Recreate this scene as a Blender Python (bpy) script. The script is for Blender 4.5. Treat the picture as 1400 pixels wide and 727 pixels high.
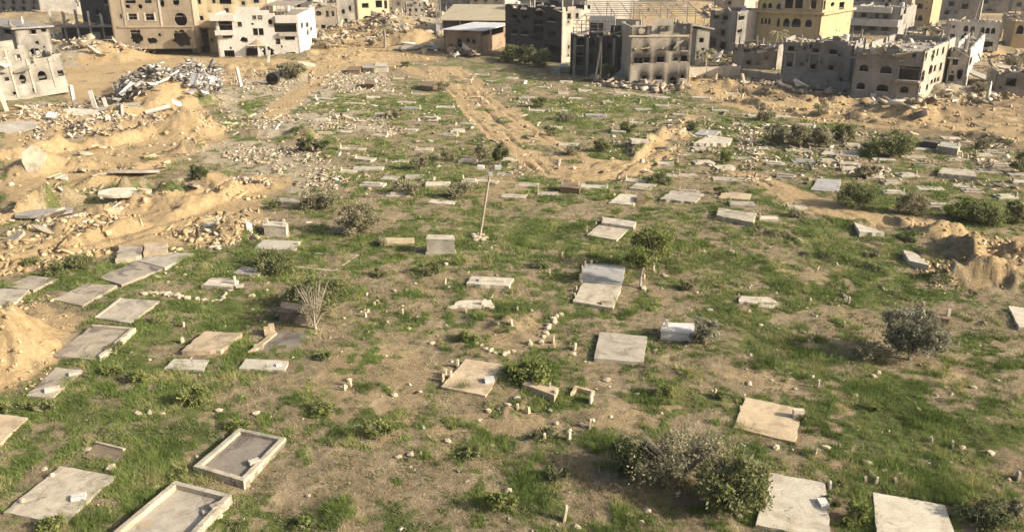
import bpy, bmesh, math, random
import numpy as np
from mathutils import Vector, Matrix, Euler

# ------------------------------------------------------------------ camera, world, sun, exposure
CAM_H, PITCH, FPX, CX, CY = 21.0, math.radians(21.0), 1130.0, 700.0, 363.5
SUN_AZ, SUN_EL = math.radians(19), math.radians(26)      # sun to the right, a little behind the camera
sc = bpy.context.scene
for o in list(bpy.data.objects): bpy.data.objects.remove(o)
cam = bpy.data.cameras.new("camera"); camo = bpy.data.objects.new("camera", cam)
sc.collection.objects.link(camo); sc.camera = camo
camo.location = (0, 0, CAM_H); camo.rotation_euler = (math.pi/2 - PITCH, 0, 0)
cam.sensor_width = 36; cam.sensor_fit = 'HORIZONTAL'; cam.lens = FPX/1400*36
cam.clip_start = 0.5; cam.clip_end = 9000
w = bpy.data.worlds.new("World"); sc.world = w; w.use_nodes = True
nt = w.node_tree; bg = nt.nodes["Background"]
sky = nt.nodes.new("ShaderNodeTexSky"); sky.sky_type = 'NISHITA'; sky.sun_disc = False
sun_dir = Vector((math.cos(SUN_AZ)*math.cos(SUN_EL), -math.sin(SUN_AZ)*math.cos(SUN_EL), math.sin(SUN_EL)))  # towards the sun
sky.sun_elevation = SUN_EL
sky.sun_rotation = math.atan2(sun_dir.x, sun_dir.y)
sky.air_density = 1.0; sky.dust_density = 5.0; sky.ozone_density = 1.0
nt.links.new(sky.outputs[0], bg.inputs[0]); bg.inputs[1].default_value = 0.125
sl = bpy.data.lights.new("sun", 'SUN'); sl.energy = 4.8; sl.angle = math.radians(0.6); sl.color = (1.0, 0.925, 0.80)
so = bpy.data.objects.new("sun", sl); sc.collection.objects.link(so)
so.rotation_euler = sun_dir.to_track_quat('Z', 'Y').to_euler(); so.location = (60, -40, 80)
sc.view_settings.view_transform = 'Standard'; sc.view_settings.look = 'None'
sc.view_settings.exposure = 0.72; sc.view_settings.gamma = 1.0

# ------------------------------------------------------------------ helpers
rng = np.random.default_rng(7); R = random.Random(11)
C = sc.collection
FWD = Vector((0, math.cos(PITCH), -math.sin(PITCH))); UP = Vector((0, math.sin(PITCH), math.cos(PITCH))); RT = Vector((1, 0, 0))
def ray(px, py): return (RT*((px-CX)/FPX) - UP*((py-CY)/FPX) + FWD)
def G(px, py, z=0.0):                                   # survey point of the photograph -> ground plan
    d = ray(px, py); t = (z-CAM_H)/d.z
    return Vector((d.x*t, d.y*t, z))
def proj(p):
    q = Vector(p) - Vector((0, 0, CAM_H)); zz = q.dot(FWD)
    return CX + FPX*q.dot(RT)/zz, CY - FPX*q.dot(UP)/zz
def plan(x, y):                                         # ground plan -> survey coordinates (arrays)
    zz = np.maximum(y*math.cos(PITCH) + CAM_H*math.sin(PITCH), 1.0)
    return CX + FPX*x/zz, CY - FPX*(y*math.sin(PITCH) - CAM_H*math.cos(PITCH))/zz
PERM = np.random.default_rng(3).random((256, 256))
def vnoise(x, y, seed=0):
    x = np.asarray(x, float) + seed*17.37; y = np.asarray(y, float) + seed*31.71
    xi = np.floor(x).astype(int); yi = np.floor(y).astype(int); fx = x-xi; fy = y-yi
    fx = fx*fx*(3-2*fx); fy = fy*fy*(3-2*fy)
    a = PERM[xi & 255, yi & 255]; b = PERM[(xi+1) & 255, yi & 255]; c = PERM[xi & 255, (yi+1) & 255]; d = PERM[(xi+1) & 255, (yi+1) & 255]
    return (a*(1-fx)+b*fx)*(1-fy) + (c*(1-fx)+d*fx)*fy
def fbm(x, y, seed=0, oc=4):
    s = 0; a = 0.5; tot = 0
    for i in range(oc): s = s + a*vnoise(x*2**i, y*2**i, seed+i*5); tot += a; a *= .5
    return s/tot
def sstep(a, b, x): t = np.clip((x-a)/(b-a), 0, 1); return t*t*(3-2*t)
def seg_dist(x, y, pts):                                # distance to a world polyline
    best = np.full(np.shape(x), 1e9)
    for (ax, ay), (bx, by) in zip(pts[:-1], pts[1:]):
        dx, dy = bx-ax, by-ay; L = dx*dx+dy*dy
        t = np.clip(((x-ax)*dx+(y-ay)*dy)/L, 0, 1)
        best = np.minimum(best, np.hypot(x-ax-t*dx, y-ay-t*dy))
    return best
def line(pp): return [tuple(G(*p)[:2]) for p in pp]
def in_poly(px, py, poly):
    ins = np.zeros(np.shape(px), bool); n = len(poly)
    for i in range(n):
        x1, y1 = poly[i]; x2, y2 = poly[(i+1) % n]
        if y1 == y2: continue
        c = ((y1 > py) != (y2 > py)) & (px < (x2-x1)*(py-y1)/(y2-y1)+x1); ins ^= c
    return ins

def tag(o, label=None, cat=None, group=None, kind=None):
    if label: o['label'] = label
    if cat: o['category'] = cat
    if group: o['group'] = group
    if kind: o['kind'] = kind
    return o
def obj(name, mesh, parent=None, mat=None):
    o = bpy.data.objects.new(name, mesh); C.objects.link(o)
    if mat is not None and len(mesh.materials) == 0: mesh.materials.append(mat)
    if parent is not None: o.parent = parent
    return o
def empty(name, loc, label, cat, rz=0, group=None):
    o = bpy.data.objects.new(name, None); C.objects.link(o); o.location = loc; o.rotation_euler = (0, 0, rz)
    o.empty_display_size = .3
    return tag(o, label, cat, group)
def mesh_np(name, co, faces, attrs=None, smooth=False):
    """co (n,3), faces (m,k) arrays of equal k"""
    me = bpy.data.meshes.new(name); co = np.asarray(co, np.float32); f = np.asarray(faces, np.int32)
    m, k = f.shape
    me.vertices.add(len(co)); me.vertices.foreach_set('co', co.ravel())
    me.loops.add(m*k); me.loops.foreach_set('vertex_index', f.ravel())
    me.polygons.add(m); me.polygons.foreach_set('loop_start', np.arange(0, m*k, k, dtype=np.int32))
    me.polygons.foreach_set('loop_total', np.full(m, k, np.int32))
    if smooth: me.polygons.foreach_set('use_smooth', np.ones(m, bool))
    me.update(calc_edges=True)
    for nme, arr in (attrs or {}).items():
        arr = np.asarray(arr, np.float32)
        if arr.ndim == 1:
            a = me.attributes.new(nme, 'FLOAT', 'POINT'); a.data.foreach_set('value', arr)
        else:
            a = me.attributes.new(nme, 'FLOAT_COLOR', 'POINT'); a.data.foreach_set('color', arr.ravel())
    return me
class MB:
    def __init__(s): s.v = []; s.f = []
    def quad(s, a, b, c, d): i = len(s.v); s.v += [tuple(a), tuple(b), tuple(c), tuple(d)]; s.f.append((i, i+1, i+2, i+3))
    def poly(s, pts): i = len(s.v); s.v += [tuple(p) for p in pts]; s.f.append(tuple(range(i, i+len(pts))))
    def box(s, x0, y0, z0, x1, y1, z1, j=0):
        i = len(s.v)
        for z in (z0, z1):
            for x, y in ((x0, y0), (x1, y0), (x1, y1), (x0, y1)):
                s.v.append((x+R.uniform(-j, j), y+R.uniform(-j, j), z+R.uniform(-j, j)))
        s.f += [(i+3, i+2, i+1, i), (i+4, i+5, i+6, i+7)] + [(i+k, i+(k+1) % 4, i+4+(k+1) % 4, i+4+k) for k in range(4)]
        return s
    def tube(s, pts, rad, n=6):
        rings = []
        for k, p in enumerate(pts):
            p = Vector(p); a = Vector(pts[max(k-1, 0)]); b = Vector(pts[min(k+1, len(pts)-1)])
            t = (b-a).normalized(); u = t.orthogonal().normalized(); v = t.cross(u)
            r = rad[k] if hasattr(rad, '__len__') else rad
            i = len(s.v); s.v += [tuple(p+(u*math.cos(2*math.pi*q/n)+v*math.sin(2*math.pi*q/n))*r) for q in range(n)]; rings.append(i)
        for a, b in zip(rings[:-1], rings[1:]):
            s.f += [(a+q, a+(q+1) % n, b+(q+1) % n, b+q) for q in range(n)]
        s.f.append(tuple(rings[-1]+q for q in range(n))); s.f.append(tuple(rings[0]+n-1-q for q in range(n)))
        return s
    def prism(s, outline, z0, z1):                       # outline ccw list of (x,y)
        i = len(s.v); n = len(outline)
        s.v += [(x, y, z0) for x, y in outline] + [(x, y, z1) for x, y in outline]
        s.f += [tuple(i+n+k for k in range(n)), tuple(i+n-1-k for k in range(n))]
        s.f += [(i+k, i+(k+1) % n, i+n+(k+1) % n, i+n+k) for k in range(n)]
        return s
    def mesh(s, name): me = bpy.data.meshes.new(name); me.from_pydata(s.v, [], s.f); me.update(); return me
    def build(s, name, mat, parent=None): return obj(name, s.mesh(name), parent, mat)

# ------------------------------------------------------------------ materials
def mat_new(name):
    m = bpy.data.materials.new(name); m.use_nodes = True
    n = m.node_tree.nodes; b = n["Principled BSDF"]; b.inputs['Roughness'].default_value = .92
    b.inputs['Specular IOR Level'].default_value = .2
    return m, n, m.node_tree.links, b
def ramp(n, l, src, stops):
    r = n.new('ShaderNodeValToRGB'); e = r.color_ramp.elements
    while len(e) < len(stops): e.new(.5)
    for k, (p, c) in enumerate(stops): e[k].position = p; e[k].color = (*c, 1) if len(c) == 3 else c
    l.new(src, r.inputs[0]); return r.outputs[0]
def noise(n, l, vec, scale, detail=5, rough=.6, dist=0):
    t = n.new('ShaderNodeTexNoise'); t.inputs['Scale'].default_value = scale; t.inputs['Detail'].default_value = detail
    t.inputs['Roughness'].default_value = rough; t.inputs['Distortion'].default_value = dist
    l.new(vec, t.inputs['Vector']); return t.outputs['Fac']
def mix(n, l, fac, a, b, mode='MIX'):
    x = n.new('ShaderNodeMix'); x.data_type = 'RGBA'; x.blend_type = mode
    for inp, val in ((x.inputs['Factor'], fac), (x.inputs[6], a), (x.inputs[7], b)):
        if isinstance(val, bpy.types.NodeSocket): l.new(val, inp)
        elif isinstance(val, (int, float)): inp.default_value = val
        else: inp.default_value = (*val, 1)
    return x.outputs[2]
def math_(n, l, op, a, b=None, clamp=False):
    x = n.new('ShaderNodeMath'); x.operation = op; x.use_clamp = clamp
    for i, v in enumerate((a, b)):
        if v is None: continue
        if isinstance(v, bpy.types.NodeSocket): l.new(v, x.inputs[i])
        else: x.inputs[i].default_value = v
    return x.outputs[0]
def bump(n, l, b, h, strength=.4, dist=.05):
    x = n.new('ShaderNodeBump'); x.inputs['Strength'].default_value = strength; x.inputs['Distance'].default_value = dist
    l.new(h, x.inputs['Height']); l.new(x.outputs[0], b.inputs['Normal'])
def gray_stone(name, light, dark, stain, sc1=1.2, soot=False, stain_amt=.45, rough=.9, cracks=False, streak=False):
    """weathered masonry: patchy base, stains with their own shape, fine grain"""
    m, n, l, b = mat_new(name); b.inputs['Roughness'].default_value = rough
    tc = n.new('ShaderNodeTexCoord').outputs['Object']; oi = n.new('ShaderNodeObjectInfo').outputs['Random']
    off = n.new('ShaderNodeVectorMath'); off.operation = 'ADD'; l.new(tc, off.inputs[0])
    cmb = n.new('ShaderNodeCombineXYZ'); k = math_(n, l, 'MULTIPLY', oi, 57.0); l.new(k, cmb.inputs[0]); l.new(k, cmb.inputs[1]); l.new(cmb.outputs[0], off.inputs[1])
    v = off.outputs[0]
    base = mix(n, l, ramp(n, l, noise(n, l, v, sc1, 6, .65), [(.35, (0, 0, 0)), (.65, (1, 1, 1))]), dark, light)
    st = ramp(n, l, noise(n, l, v, sc1*.55, 5, .7, 1.2), [(.50, (0, 0, 0)), (.62, (1, 1, 1))])
    base = mix(n, l, math_(n, l, 'MULTIPLY', st, stain_amt), base, stain)
    fine = ramp(n, l, noise(n, l, v, sc1*14, 3, .7), [(.3, (.72, .72, .72)), (.7, (1.1, 1.1, 1.1))])
    base = mix(n, l, .8, base, fine, 'MULTIPLY')
    vary = ramp(n, l, oi, [(0, (.84, .84, .86)), (1, (1.08, 1.05, 1.0))])
    base = mix(n, l, 1.0, base, vary, 'MULTIPLY')
    if cracks:
        vo = n.new('ShaderNodeTexVoronoi'); vo.feature = 'DISTANCE_TO_EDGE'; vo.inputs['Scale'].default_value = .42
        wv = n.new('ShaderNodeVectorMath'); wv.operation = 'ADD'; l.new(v, wv.inputs[0])
        nn = n.new('ShaderNodeTexNoise'); nn.inputs['Scale'].default_value = 1.6; nn.inputs['Detail'].default_value = 5; l.new(v, nn.inputs['Vector']); sc_ = n.new('ShaderNodeVectorMath'); sc_.operation = 'SCALE'; sc_.inputs['Scale'].default_value = 1.1; l.new(nn.outputs['Color'], sc_.inputs[0]); l.new(sc_.outputs[0], wv.inputs[1])
        l.new(wv.outputs[0], vo.inputs['Vector'])
        cr = ramp(n, l, vo.outputs['Distance'], [(.004, (1, 1, 1)), (.016, (0, 0, 0))])
        msk = ramp(n, l, noise(n, l, v, .7, 3, .5), [(.5, (0, 0, 0)), (.58, (.7, .7, .7))])
        base = mix(n, l, math_(n, l, 'MULTIPLY', cr, msk), base, (.10, .08, .06))
        soil = ramp(n, l, noise(n, l, v, .8, 6, .72, .6), [(.56, (0, 0, 0)), (.70, (1, 1, 1))])
        base = mix(n, l, math_(n, l, 'MULTIPLY', soil, .8), base, (.36, .27, .165))
    if streak:
        mp = n.new('ShaderNodeMapping'); mp.inputs['Scale'].default_value = (1.0, 1.0, .12); l.new(v, mp.inputs['Vector'])
        base = mix(n, l, .22, base, ramp(n, l, noise(n, l, mp.outputs[0], .9, 5, .65), [(.33, (.55, .53, .50)), (.6, (1.05, 1.05, 1.05))]), 'MULTIPLY')
        pit = ramp(n, l, noise(n, l, v, 2.4, 3, .5), [(.68, (0, 0, 0)), (.74, (1, 1, 1))]); base = mix(n, l, math_(n, l, 'MULTIPLY', pit, .7), base, (.13, .115, .10))
    if soot:
        at = n.new('ShaderNodeAttribute'); at.attribute_name = 'soot'
        sn = math_(n, l, 'MULTIPLY', at.outputs['Fac'], math_(n, l, 'ADD', noise(n, l, v, .9, 5, .6), .55), True)
        base = mix(n, l, sn, base, (.035, .031, .027))
    l.new(base, b.inputs['Base Color']); bump(n, l, b, noise(n, l, v, sc1*9, 6, .7), .35, .04)
    return m
MAT = {}
MAT['slab'] = gray_stone('grave_concrete', (.50, .44, .335), (.385, .335, .25), (.20, .17, .13), 1.3, stain_amt=.65, cracks=True)
MAT['slab_tan'] = gray_stone('grave_concrete_sandy', (.54, .43, .285), (.43, .335, .215), (.25, .195, .13), 1.2, stain_amt=.6, cracks=True)
MAT['slab_gray'] = gray_stone('grave_concrete_grey', (.42, .36, .27), (.30, .26, .20), (.115, .10, .085), .9, stain_amt=.85, cracks=True)
MAT['slab_blue'] = gray_stone('grave_concrete_blue_grey', (.40, .385, .35), (.33, .32, .30), (.20, .195, .18), 1.2, stain_amt=.6, cracks=True)
MAT['slab_white'] = gray_stone('grave_marble_white', (.58, .525, .415), (.47, .415, .32), (.30, .255, .19), 1.2, stain_amt=.55, cracks=True)
MAT['floor_dark'] = gray_stone('stained_plot_floor', (.27, .235, .185), (.18, .155, .125), (.085, .075, .065), .7, stain_amt=.8)
MAT['wet'] = gray_stone('wet_mud', (.24, .185, .12), (.17, .13, .09), (.09, .07, .055), .8, rough=.55)
MAT['plate'] = gray_stone('name_plate_marble', (.62, .60, .56), (.52, .50, .46), (.38, .36, .33), 3, stain_amt=.3)
MAT['stone'] = gray_stone('field_stone', (.56, .47, .33), (.44, .36, .25), (.31, .25, .17), 3)
MAT['brownstone'] = gray_stone('brown_block', (.25, .18, .11), (.19, .14, .09), (.12, .09, .06), 2)
MAT['darkburnt'] = gray_stone('scorched_block', (.16, .13, .10), (.10, .085, .065), (.05, .04, .035), 1.5)
def bm_(name, light, dark, stain, amt=.5): MAT[name] = gray_stone('wall_'+name, light, dark, stain, .35, True, amt, streak=True)
bm_('white', (.66, .62, .55), (.58, .54, .47), (.40, .36, .30), .35)
bm_('cream', (.52, .45, .35), (.44, .38, .29), (.27, .235, .18))
bm_('tan', (.43, .35, .24), (.37, .30, .21), (.24, .20, .15))
bm_('yellow', (.62, .51, .32), (.55, .45, .28), (.38, .31, .21), .3)
bm_('ochre', (.50, .39, .22), (.44, .34, .19), (.30, .24, .15), .4)
bm_('grey', (.30, .275, .24), (.24, .22, .19), (.15, .135, .12))
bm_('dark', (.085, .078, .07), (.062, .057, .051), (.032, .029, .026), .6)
bm_('concrete', (.36, .33, .28), (.29, .265, .225), (.18, .165, .14))
bm_('greyold', (.46, .42, .34), (.38, .345, .28), (.24, .22, .16), .6)
bm_('roof', (.33, .30, .25), (.26, .235, .20), (.15, .135, .115))
bm_('brick', (.34, .25, .17), (.28, .20, .14), (.19, .14, .10))
bm_('roofsheet', (.42, .36, .24), (.36, .31, .21), (.27, .23, .16), .4)
bm_('sheetwhite', (.62, .61, .58), (.52, .51, .49), (.36, .34, .31), .4)
MAT['interior'] = gray_stone('interior_shade_dark', (.16, .145, .125), (.12, .11, .095), (.07, .062, .055), .5)  # indoor shade put into the colour so openings read black
MAT['frame'] = gray_stone('window_frame', (.11, .10, .09), (.08, .075, .07), (.06, .055, .05), 2)
MAT['surround'] = gray_stone('window_surround', (.60, .55, .47), (.52, .47, .40), (.38, .34, .28), 2, stain_amt=.3)
MAT['steel'] = gray_stone('rusted_steel', (.30, .27, .24), (.22, .19, .16), (.15, .11, .08), 2)
MAT['pole'] = gray_stone('weathered_pole', (.40, .34, .25), (.32, .27, .20), (.22, .18, .13), 3)
MAT['tank'] = gray_stone('water_tank_plastic', (.60, .58, .54), (.50, .48, .45), (.35, .33, .30), 2)
MAT['black'] = gray_stone('black_plastic', (.03, .03, .03), (.025, .025, .025), (.02, .02, .02), 2)

def var_mat(name, stops, rough=.95, transl=0, bumps=0):
    m, n, l, b = mat_new(name); b.inputs['Roughness'].default_value = rough
    at = n.new('ShaderNodeAttribute'); at.attribute_name = 'var'
    col = ramp(n, l, at.outputs['Fac'], stops)
    if bumps:
        tc = n.new('ShaderNodeTexCoord').outputs['Object']
        nz = noise(n, l, tc, bumps, 5, .7)
        col = mix(n, l, .7, col, ramp(n, l, nz, [(.3, (.65, .63, .6)), (.7, (1.15, 1.13, 1.1))]), 'MULTIPLY'); bump(n, l, b, nz, .4, .04)
    l.new(col, b.inputs['Base Color'])
    if transl:
        tr = n.new('ShaderNodeBsdfTranslucent'); l.new(col, tr.inputs[0]); ms = n.new('ShaderNodeMixShader'); ms.inputs[0].default_value = transl
        l.new(b.outputs[0], ms.inputs[1]); l.new(tr.outputs[0], ms.inputs[2]); l.new(ms.outputs[0], n['Material Output'].inputs[0])
    return m
MAT['rubble'] = var_mat('rubble', [(0, (.13, .11, .09)), (.3, (.29, .225, .15)), (.65, (.42, .335, .225)), (.88, (.52, .44, .33)), (1, (.66, .61, .52))], bumps=3)
MAT['rubble_dark'] = var_mat('rubble_scorched', [(0, (.09, .082, .072)), (.35, (.20, .18, .155)), (.7, (.34, .31, .27)), (1, (.62, .58, .52))], bumps=3)
MAT['clods'] = var_mat('clods', [(0, (.26, .18, .095)), (.6, (.44, .325, .18)), (1, (.56, .45, .29))], bumps=3)
MAT['grass'] = var_mat('grass', [(0, (.095, .132, .032)), (.35, (.148, .204, .050)), (.7, (.215, .265, .075)), (1, (.38, .34, .15))], transl=.3)
MAT['dry'] = var_mat('dry_grass', [(0, (.24, .18, .095)), (.5, (.38, .30, .165)), (1, (.56, .46, .28))], transl=.25)
MAT['leaf_green'] = var_mat('leaves_green', [(0, (0.100, 0.112, 0.042)), (.5, (0.171, 0.183, 0.073)), (1, (0.283, 0.277, 0.136))], transl=.35)
MAT['leaf_bright'] = var_mat('leaves_bright', [(0, (0.112, 0.136, 0.035)), (.5, (0.183, 0.206, 0.059)), (1, (0.307, 0.313, 0.118))], transl=.35)
MAT['leaf_olive'] = var_mat('leaves_olive', [(0, (0.142, 0.142, 0.088)), (.5, (0.224, 0.218, 0.147)), (1, (0.389, 0.372, 0.277))], transl=.35)
MAT['leaf_grey'] = var_mat('leaves_grey', [(0, (0.177, 0.165, 0.092)), (.5, (0.271, 0.248, 0.147)), (1, (0.413, 0.366, 0.236))], transl=.35)
MAT['leaf_dark'] = var_mat('leaves_dark', [(0, (0.065, 0.076, 0.033)), (.5, (0.112, 0.124, 0.054)), (1, (0.201, 0.201, 0.094))], transl=.35)
MAT['bark'] = gray_stone('bark', (.34, .29, .22), (.25, .21, .155), (.16, .13, .10), 5)
MAT['bark_pale'] = gray_stone('bark_pale', (.52, .46, .36), (.43, .37, .28), (.3, .25, .19), 5)

# ------------------------------------------------------------------ terrain
# mounds: survey point of the middle of the foot, half widths (m), height (m), roughness
MOUNDS = [(14, 490, 2.7, 3.0, 2.5, .8), (1284, 322, 2.9, 1.4, 1.2, .8), (1346, 382, 3.4, 1.5, 1.3, .9), (1405, 356, 2.6, 1.8, 1.2, .9), (1320, 348, 2.6, 1.0, .6, .8),
    (258, 182, 4.8, 4.0, 2.4, .5), (222, 140, 9.0, 6.5, 3.4, .6), (205, 280, 3.6, 2.2, 1.1, .7), (245, 268, 3.0, 1.8, 1.1, .7), (140, 296, 3.0, 1.5, .9, .7), (110, 310, 2.0, 1.2, .7, .6), (322, 316, 2.4, 1.8, 1.0, .6),
    (85, 230, 5, 3.4, .8, .7), (45, 235, 3, 3, 1.2, .5), (60, 168, 10, 5, .7, .7), (150, 175, 9, 5, .6, .7), (880, 196, 3.2, 3.0, .5, .45), (920, 184, 2.4, 2.4, .6, .5), (800, 238, 3.0, 1.5, .25, .3), (850, 228, 4, 1.4, .2, .3),
    (1242, 156, 7, 4.5, 1.6, .7), (1330, 160, 9, 5, .9, .4), (1390, 150, 7, 5, 1.2, .4), (1000, 122, 10, 3, .9, .5), (960, 128, 6, 3, .7, .6), (1100, 142, 8, 3, .6, .6), (568, 62, 10, 10, 3.0, .8), (545, 40, 22, 22, 3, .6),
    (45, 40, 34, 22, 4, .6), (100, 78, 14, 9, 2.5, .6), (140, 82, 10, 8, 2.0, .6), (340, 96, 12, 7, .9, .8), (385, 108, 6, 4, 1.2, .7), (450, 78, 14, 10, .9, .8), (480, 62, 12, 10, 1.2, .8), (670, 83, 14, 5, .4, .4), (1345, 108, 9, 9, 2.4, .6), (1300, 128, 8, 4, 1.2, .6),
    (930, 32, 40, 30, 4, .3), (1300, 66, 12, 9, 2, .6), (400, 190, 3, 1.5, .5, .5), (1180, 310, 1.8, .8, .4, .4), (690, 440, 2.2, 1.6, .22, .5), (730, 560, 1.3, 1.0, .3, .6)]
MW = [(G(a, b).x, G(a, b).y, c, d, e, f) for a, b, c, d, e, f in MOUNDS]
RUTS = [(line([(588, 96), (612, 120), (650, 165), (690, 205), (742, 240)]), .5, .24), (line([(606, 96), (640, 128), (690, 172), (760, 212), (850, 232)]), .45, .24), (line([(628, 97), (670, 140), (730, 180), (800, 222), (870, 222), (925, 180)]), .5, .25),
    (line([(640, 120), (700, 190), (750, 238), (840, 240), (900, 205), (945, 165)]), .5, .25), (line([(1010, 230), (1060, 255), (1130, 284), (1195, 306), (1240, 330), (1300, 385)]), .4, .22), (line([(960, 230), (1050, 268), (1110, 292), (1200, 335), (1280, 370), (1330, 400)]), .4, .2),
    (line([(1050, 318), (1110, 345), (1170, 360), (1215, 372)]), .4, .25), (line([(0, 352), (110, 325), (210, 300), (300, 280), (350, 255)]), .8, .28), (line([(0, 375), (120, 342), (240, 310), (330, 290)]), .7, .25), (line([(0, 320), (80, 288), (200, 240)]), .6, .25), (line([(0, 250), (60, 205), (90, 180)]), .5, .2),
    (line([(940, 118), (1010, 124), (1080, 138)]), .6, .35), (line([(960, 112), (990, 122), (1000, 132)]), .5, .3), (line([(975, 110), (1010, 120), (1025, 132)]), .5, .3), (line([(1080, 130), (1100, 140), (1110, 150)]), .5, .35), (line([(1095, 130), (1115, 138), (1130, 148)]), .5, .35), (line([(0, 365), (130, 330), (250, 300), (360, 262)]), .5, .25), (line([(60, 345), (150, 318), (225, 300)]), .5, .3), (line([(0, 232), (30, 205), (45, 180)]), .5, .25), (line([(95, 260), (180, 225), (270, 190)]), .5, .25),
    (line([(1180, 150), (1300, 168), (1400, 180)]), .6, .3), (line([(1000, 290), (1060, 300), (1110, 320)]), .4, .2), (line([(700, 225), (780, 246), (860, 246), (930, 200)]), .5, .25),
    (line([(20, 275), (75, 240), (160, 205), (240, 192)]), .5, .2), (line([(1000, 140), (1120, 158), (1250, 175), (1400, 200)]), .6, .25), (line([(1030, 132), (1160, 152), (1300, 176), (1400, 190)]), .6, .25)]
SCARPS = [(line([(0, 305), (60, 292), (130, 283), (200, 262), (292, 256)]), .9, 3.0), (line([(60, 345), (150, 322), (260, 290), (350, 262)]), .5, 2.0), (line([(0, 220), (80, 206), (160, 198), (240, 182)]), .8, 3.0), (line([(60, 170), (150, 158), (230, 152)]), .8, 3.0), (line([(120, 260), (200, 230), (280, 205)]), .6, 2.0),
    (line([(870, 215), (905, 185), (935, 165)]), .6, 1.2), (line([(1000, 140), (1130, 160), (1280, 178), (1400, 205)]), .45, 1.5), (line([(960, 120), (1080, 134), (1180, 146)]), .5, 1.8), (line([(1230, 305), (1290, 335), (1330, 360), (1400, 372)]), .5, 1.0), (line([(1120, 213), (1150, 216), (1185, 218)]), .4, 1.2), (line([(330, 185), (390, 186), (410, 190)]), .5, 1.5), (line([(1040, 315), (1110, 348), (1180, 364), (1210, 372)]), .3, .7)]
def height(x, y, oc=4):
    x = np.asarray(x, float); y = np.asarray(y, float)
    h = .5*(fbm(x/16, y/16, 1, 3)-.5) + .16*(fbm(x/2.6, y/2.6, 2, oc)-.5)
    wx = x + 2.6*(fbm(x/2.6, y/2.6, 4, 4)-.5); wy = y + 2.6*(fbm(x/2.6, y/2.6, 6, 4)-.5)
    rough = 0*x
    for mx, my, rx, ry, mh, rg in MW:
        q = np.hypot((wx-mx)/rx, (wy-my)/ry); f = np.clip(1-q/1.25, 0, None)
        f = np.where(f > 0, f*f*(3-2*f), 0)*1.15
        h = h + mh*f; rough = np.maximum(rough, rg*np.minimum(f*2.5, 1))
    for pts, wd, dp in RUTS:
        wd = wd*.62; d = seg_dist(x*.75+wx*.25, y*.75+wy*.25, pts)
        dp = dp*np.clip((fbm(x/2.8, y/2.8, 63+len(pts), 3)-.3)*3.4, 0, 1.5)
        h = h - dp*np.exp(-(d/(wd*.6))**2) + dp*.15*np.exp(-((d-wd*1.5)/(wd*.6))**2)
        rough = np.maximum(rough, .16*np.exp(-(d/(wd*2.5))**2))
    for pts, hs, wf in SCARPS:
        best = np.full(np.shape(x), 1e9); sg = np.zeros(np.shape(x))
        for (ax, ay), (bx, by) in zip(pts[:-1], pts[1:]):
            dx, dy = bx-ax, by-ay; t = np.clip(((wx-ax)*dx+(wy-ay)*dy)/(dx*dx+dy*dy), 0, 1); d = np.hypot(wx-ax-t*dx, wy-ay-t*dy)
            c = np.sign((wx-ax)*dy-(wy-ay)*dx); k = d < best; best = np.where(k, d, best); sg = np.where(k, c, sg)
        mod = np.clip((fbm(x/3.5, y/3.5, 71, 3)-.28)*2.6, 0, 1.3)
        f = np.where(sg > 0, np.exp(-(best/.45)**2), np.exp(-(best/wf)**2)); h = h + hs*1.7*mod*f; rough = np.maximum(rough, .7*f*np.minimum(mod, 1))
    rdg = 1-2*np.abs(fbm(x/1.5, y/1.5, 9, oc)-.5)*2
    h = h + rough*(1.5*(fbm(x/1.7, y/1.7, 9, oc)-.5) + .8*(fbm(x/.55, y/.55, 12, 3)-.5) + .30*(rdg-.6))
    h = h + .22*(fbm(x/1.1, y/1.1, 14, 3)-.5)*sstep(.4, .65, fbm(x/5, y/5, 16, 2)) + .10*(fbm(x/.45, y/.45, 18, 2)-.5)
    far = sstep(420, 1600, np.hypot(x, y))
    return h*(1-far*.5) + 0*far
GRID = {}
def hgrid(x, y):                                         # the ground mesh itself, read between its points
    x = np.asarray(x, float); y = np.asarray(y, float); d = np.hypot(x, y); a = np.arctan2(x, y)
    Z, la, na, lr0, lr1, nr = GRID['g']
    u = np.clip((a+la)/(2*la)*(na-1), 0, na-1.001); v = np.clip((np.log(np.maximum(d, 1))-lr0)/(lr1-lr0)*(nr-1), 0, nr-1.001)
    i = u.astype(int); j = v.astype(int); fu, fv = u-i, v-j
    return (Z[j, i]*(1-fu)+Z[j, i+1]*fu)*(1-fv) + (Z[j+1, i]*(1-fu)+Z[j+1, i+1]*fu)*fv
def hz(x, y): return float(hgrid(np.array([x]), np.array([y]))[0])
def GT(px, py):                                          # survey point on the real terrain
    z = 0.0
    for _ in range(5):
        p = G(px, py, z); z = .5*z + .5*hz(p.x, p.y)
    p = G(px, py, z); return Vector((p.x, p.y, hz(p.x, p.y)))
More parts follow.
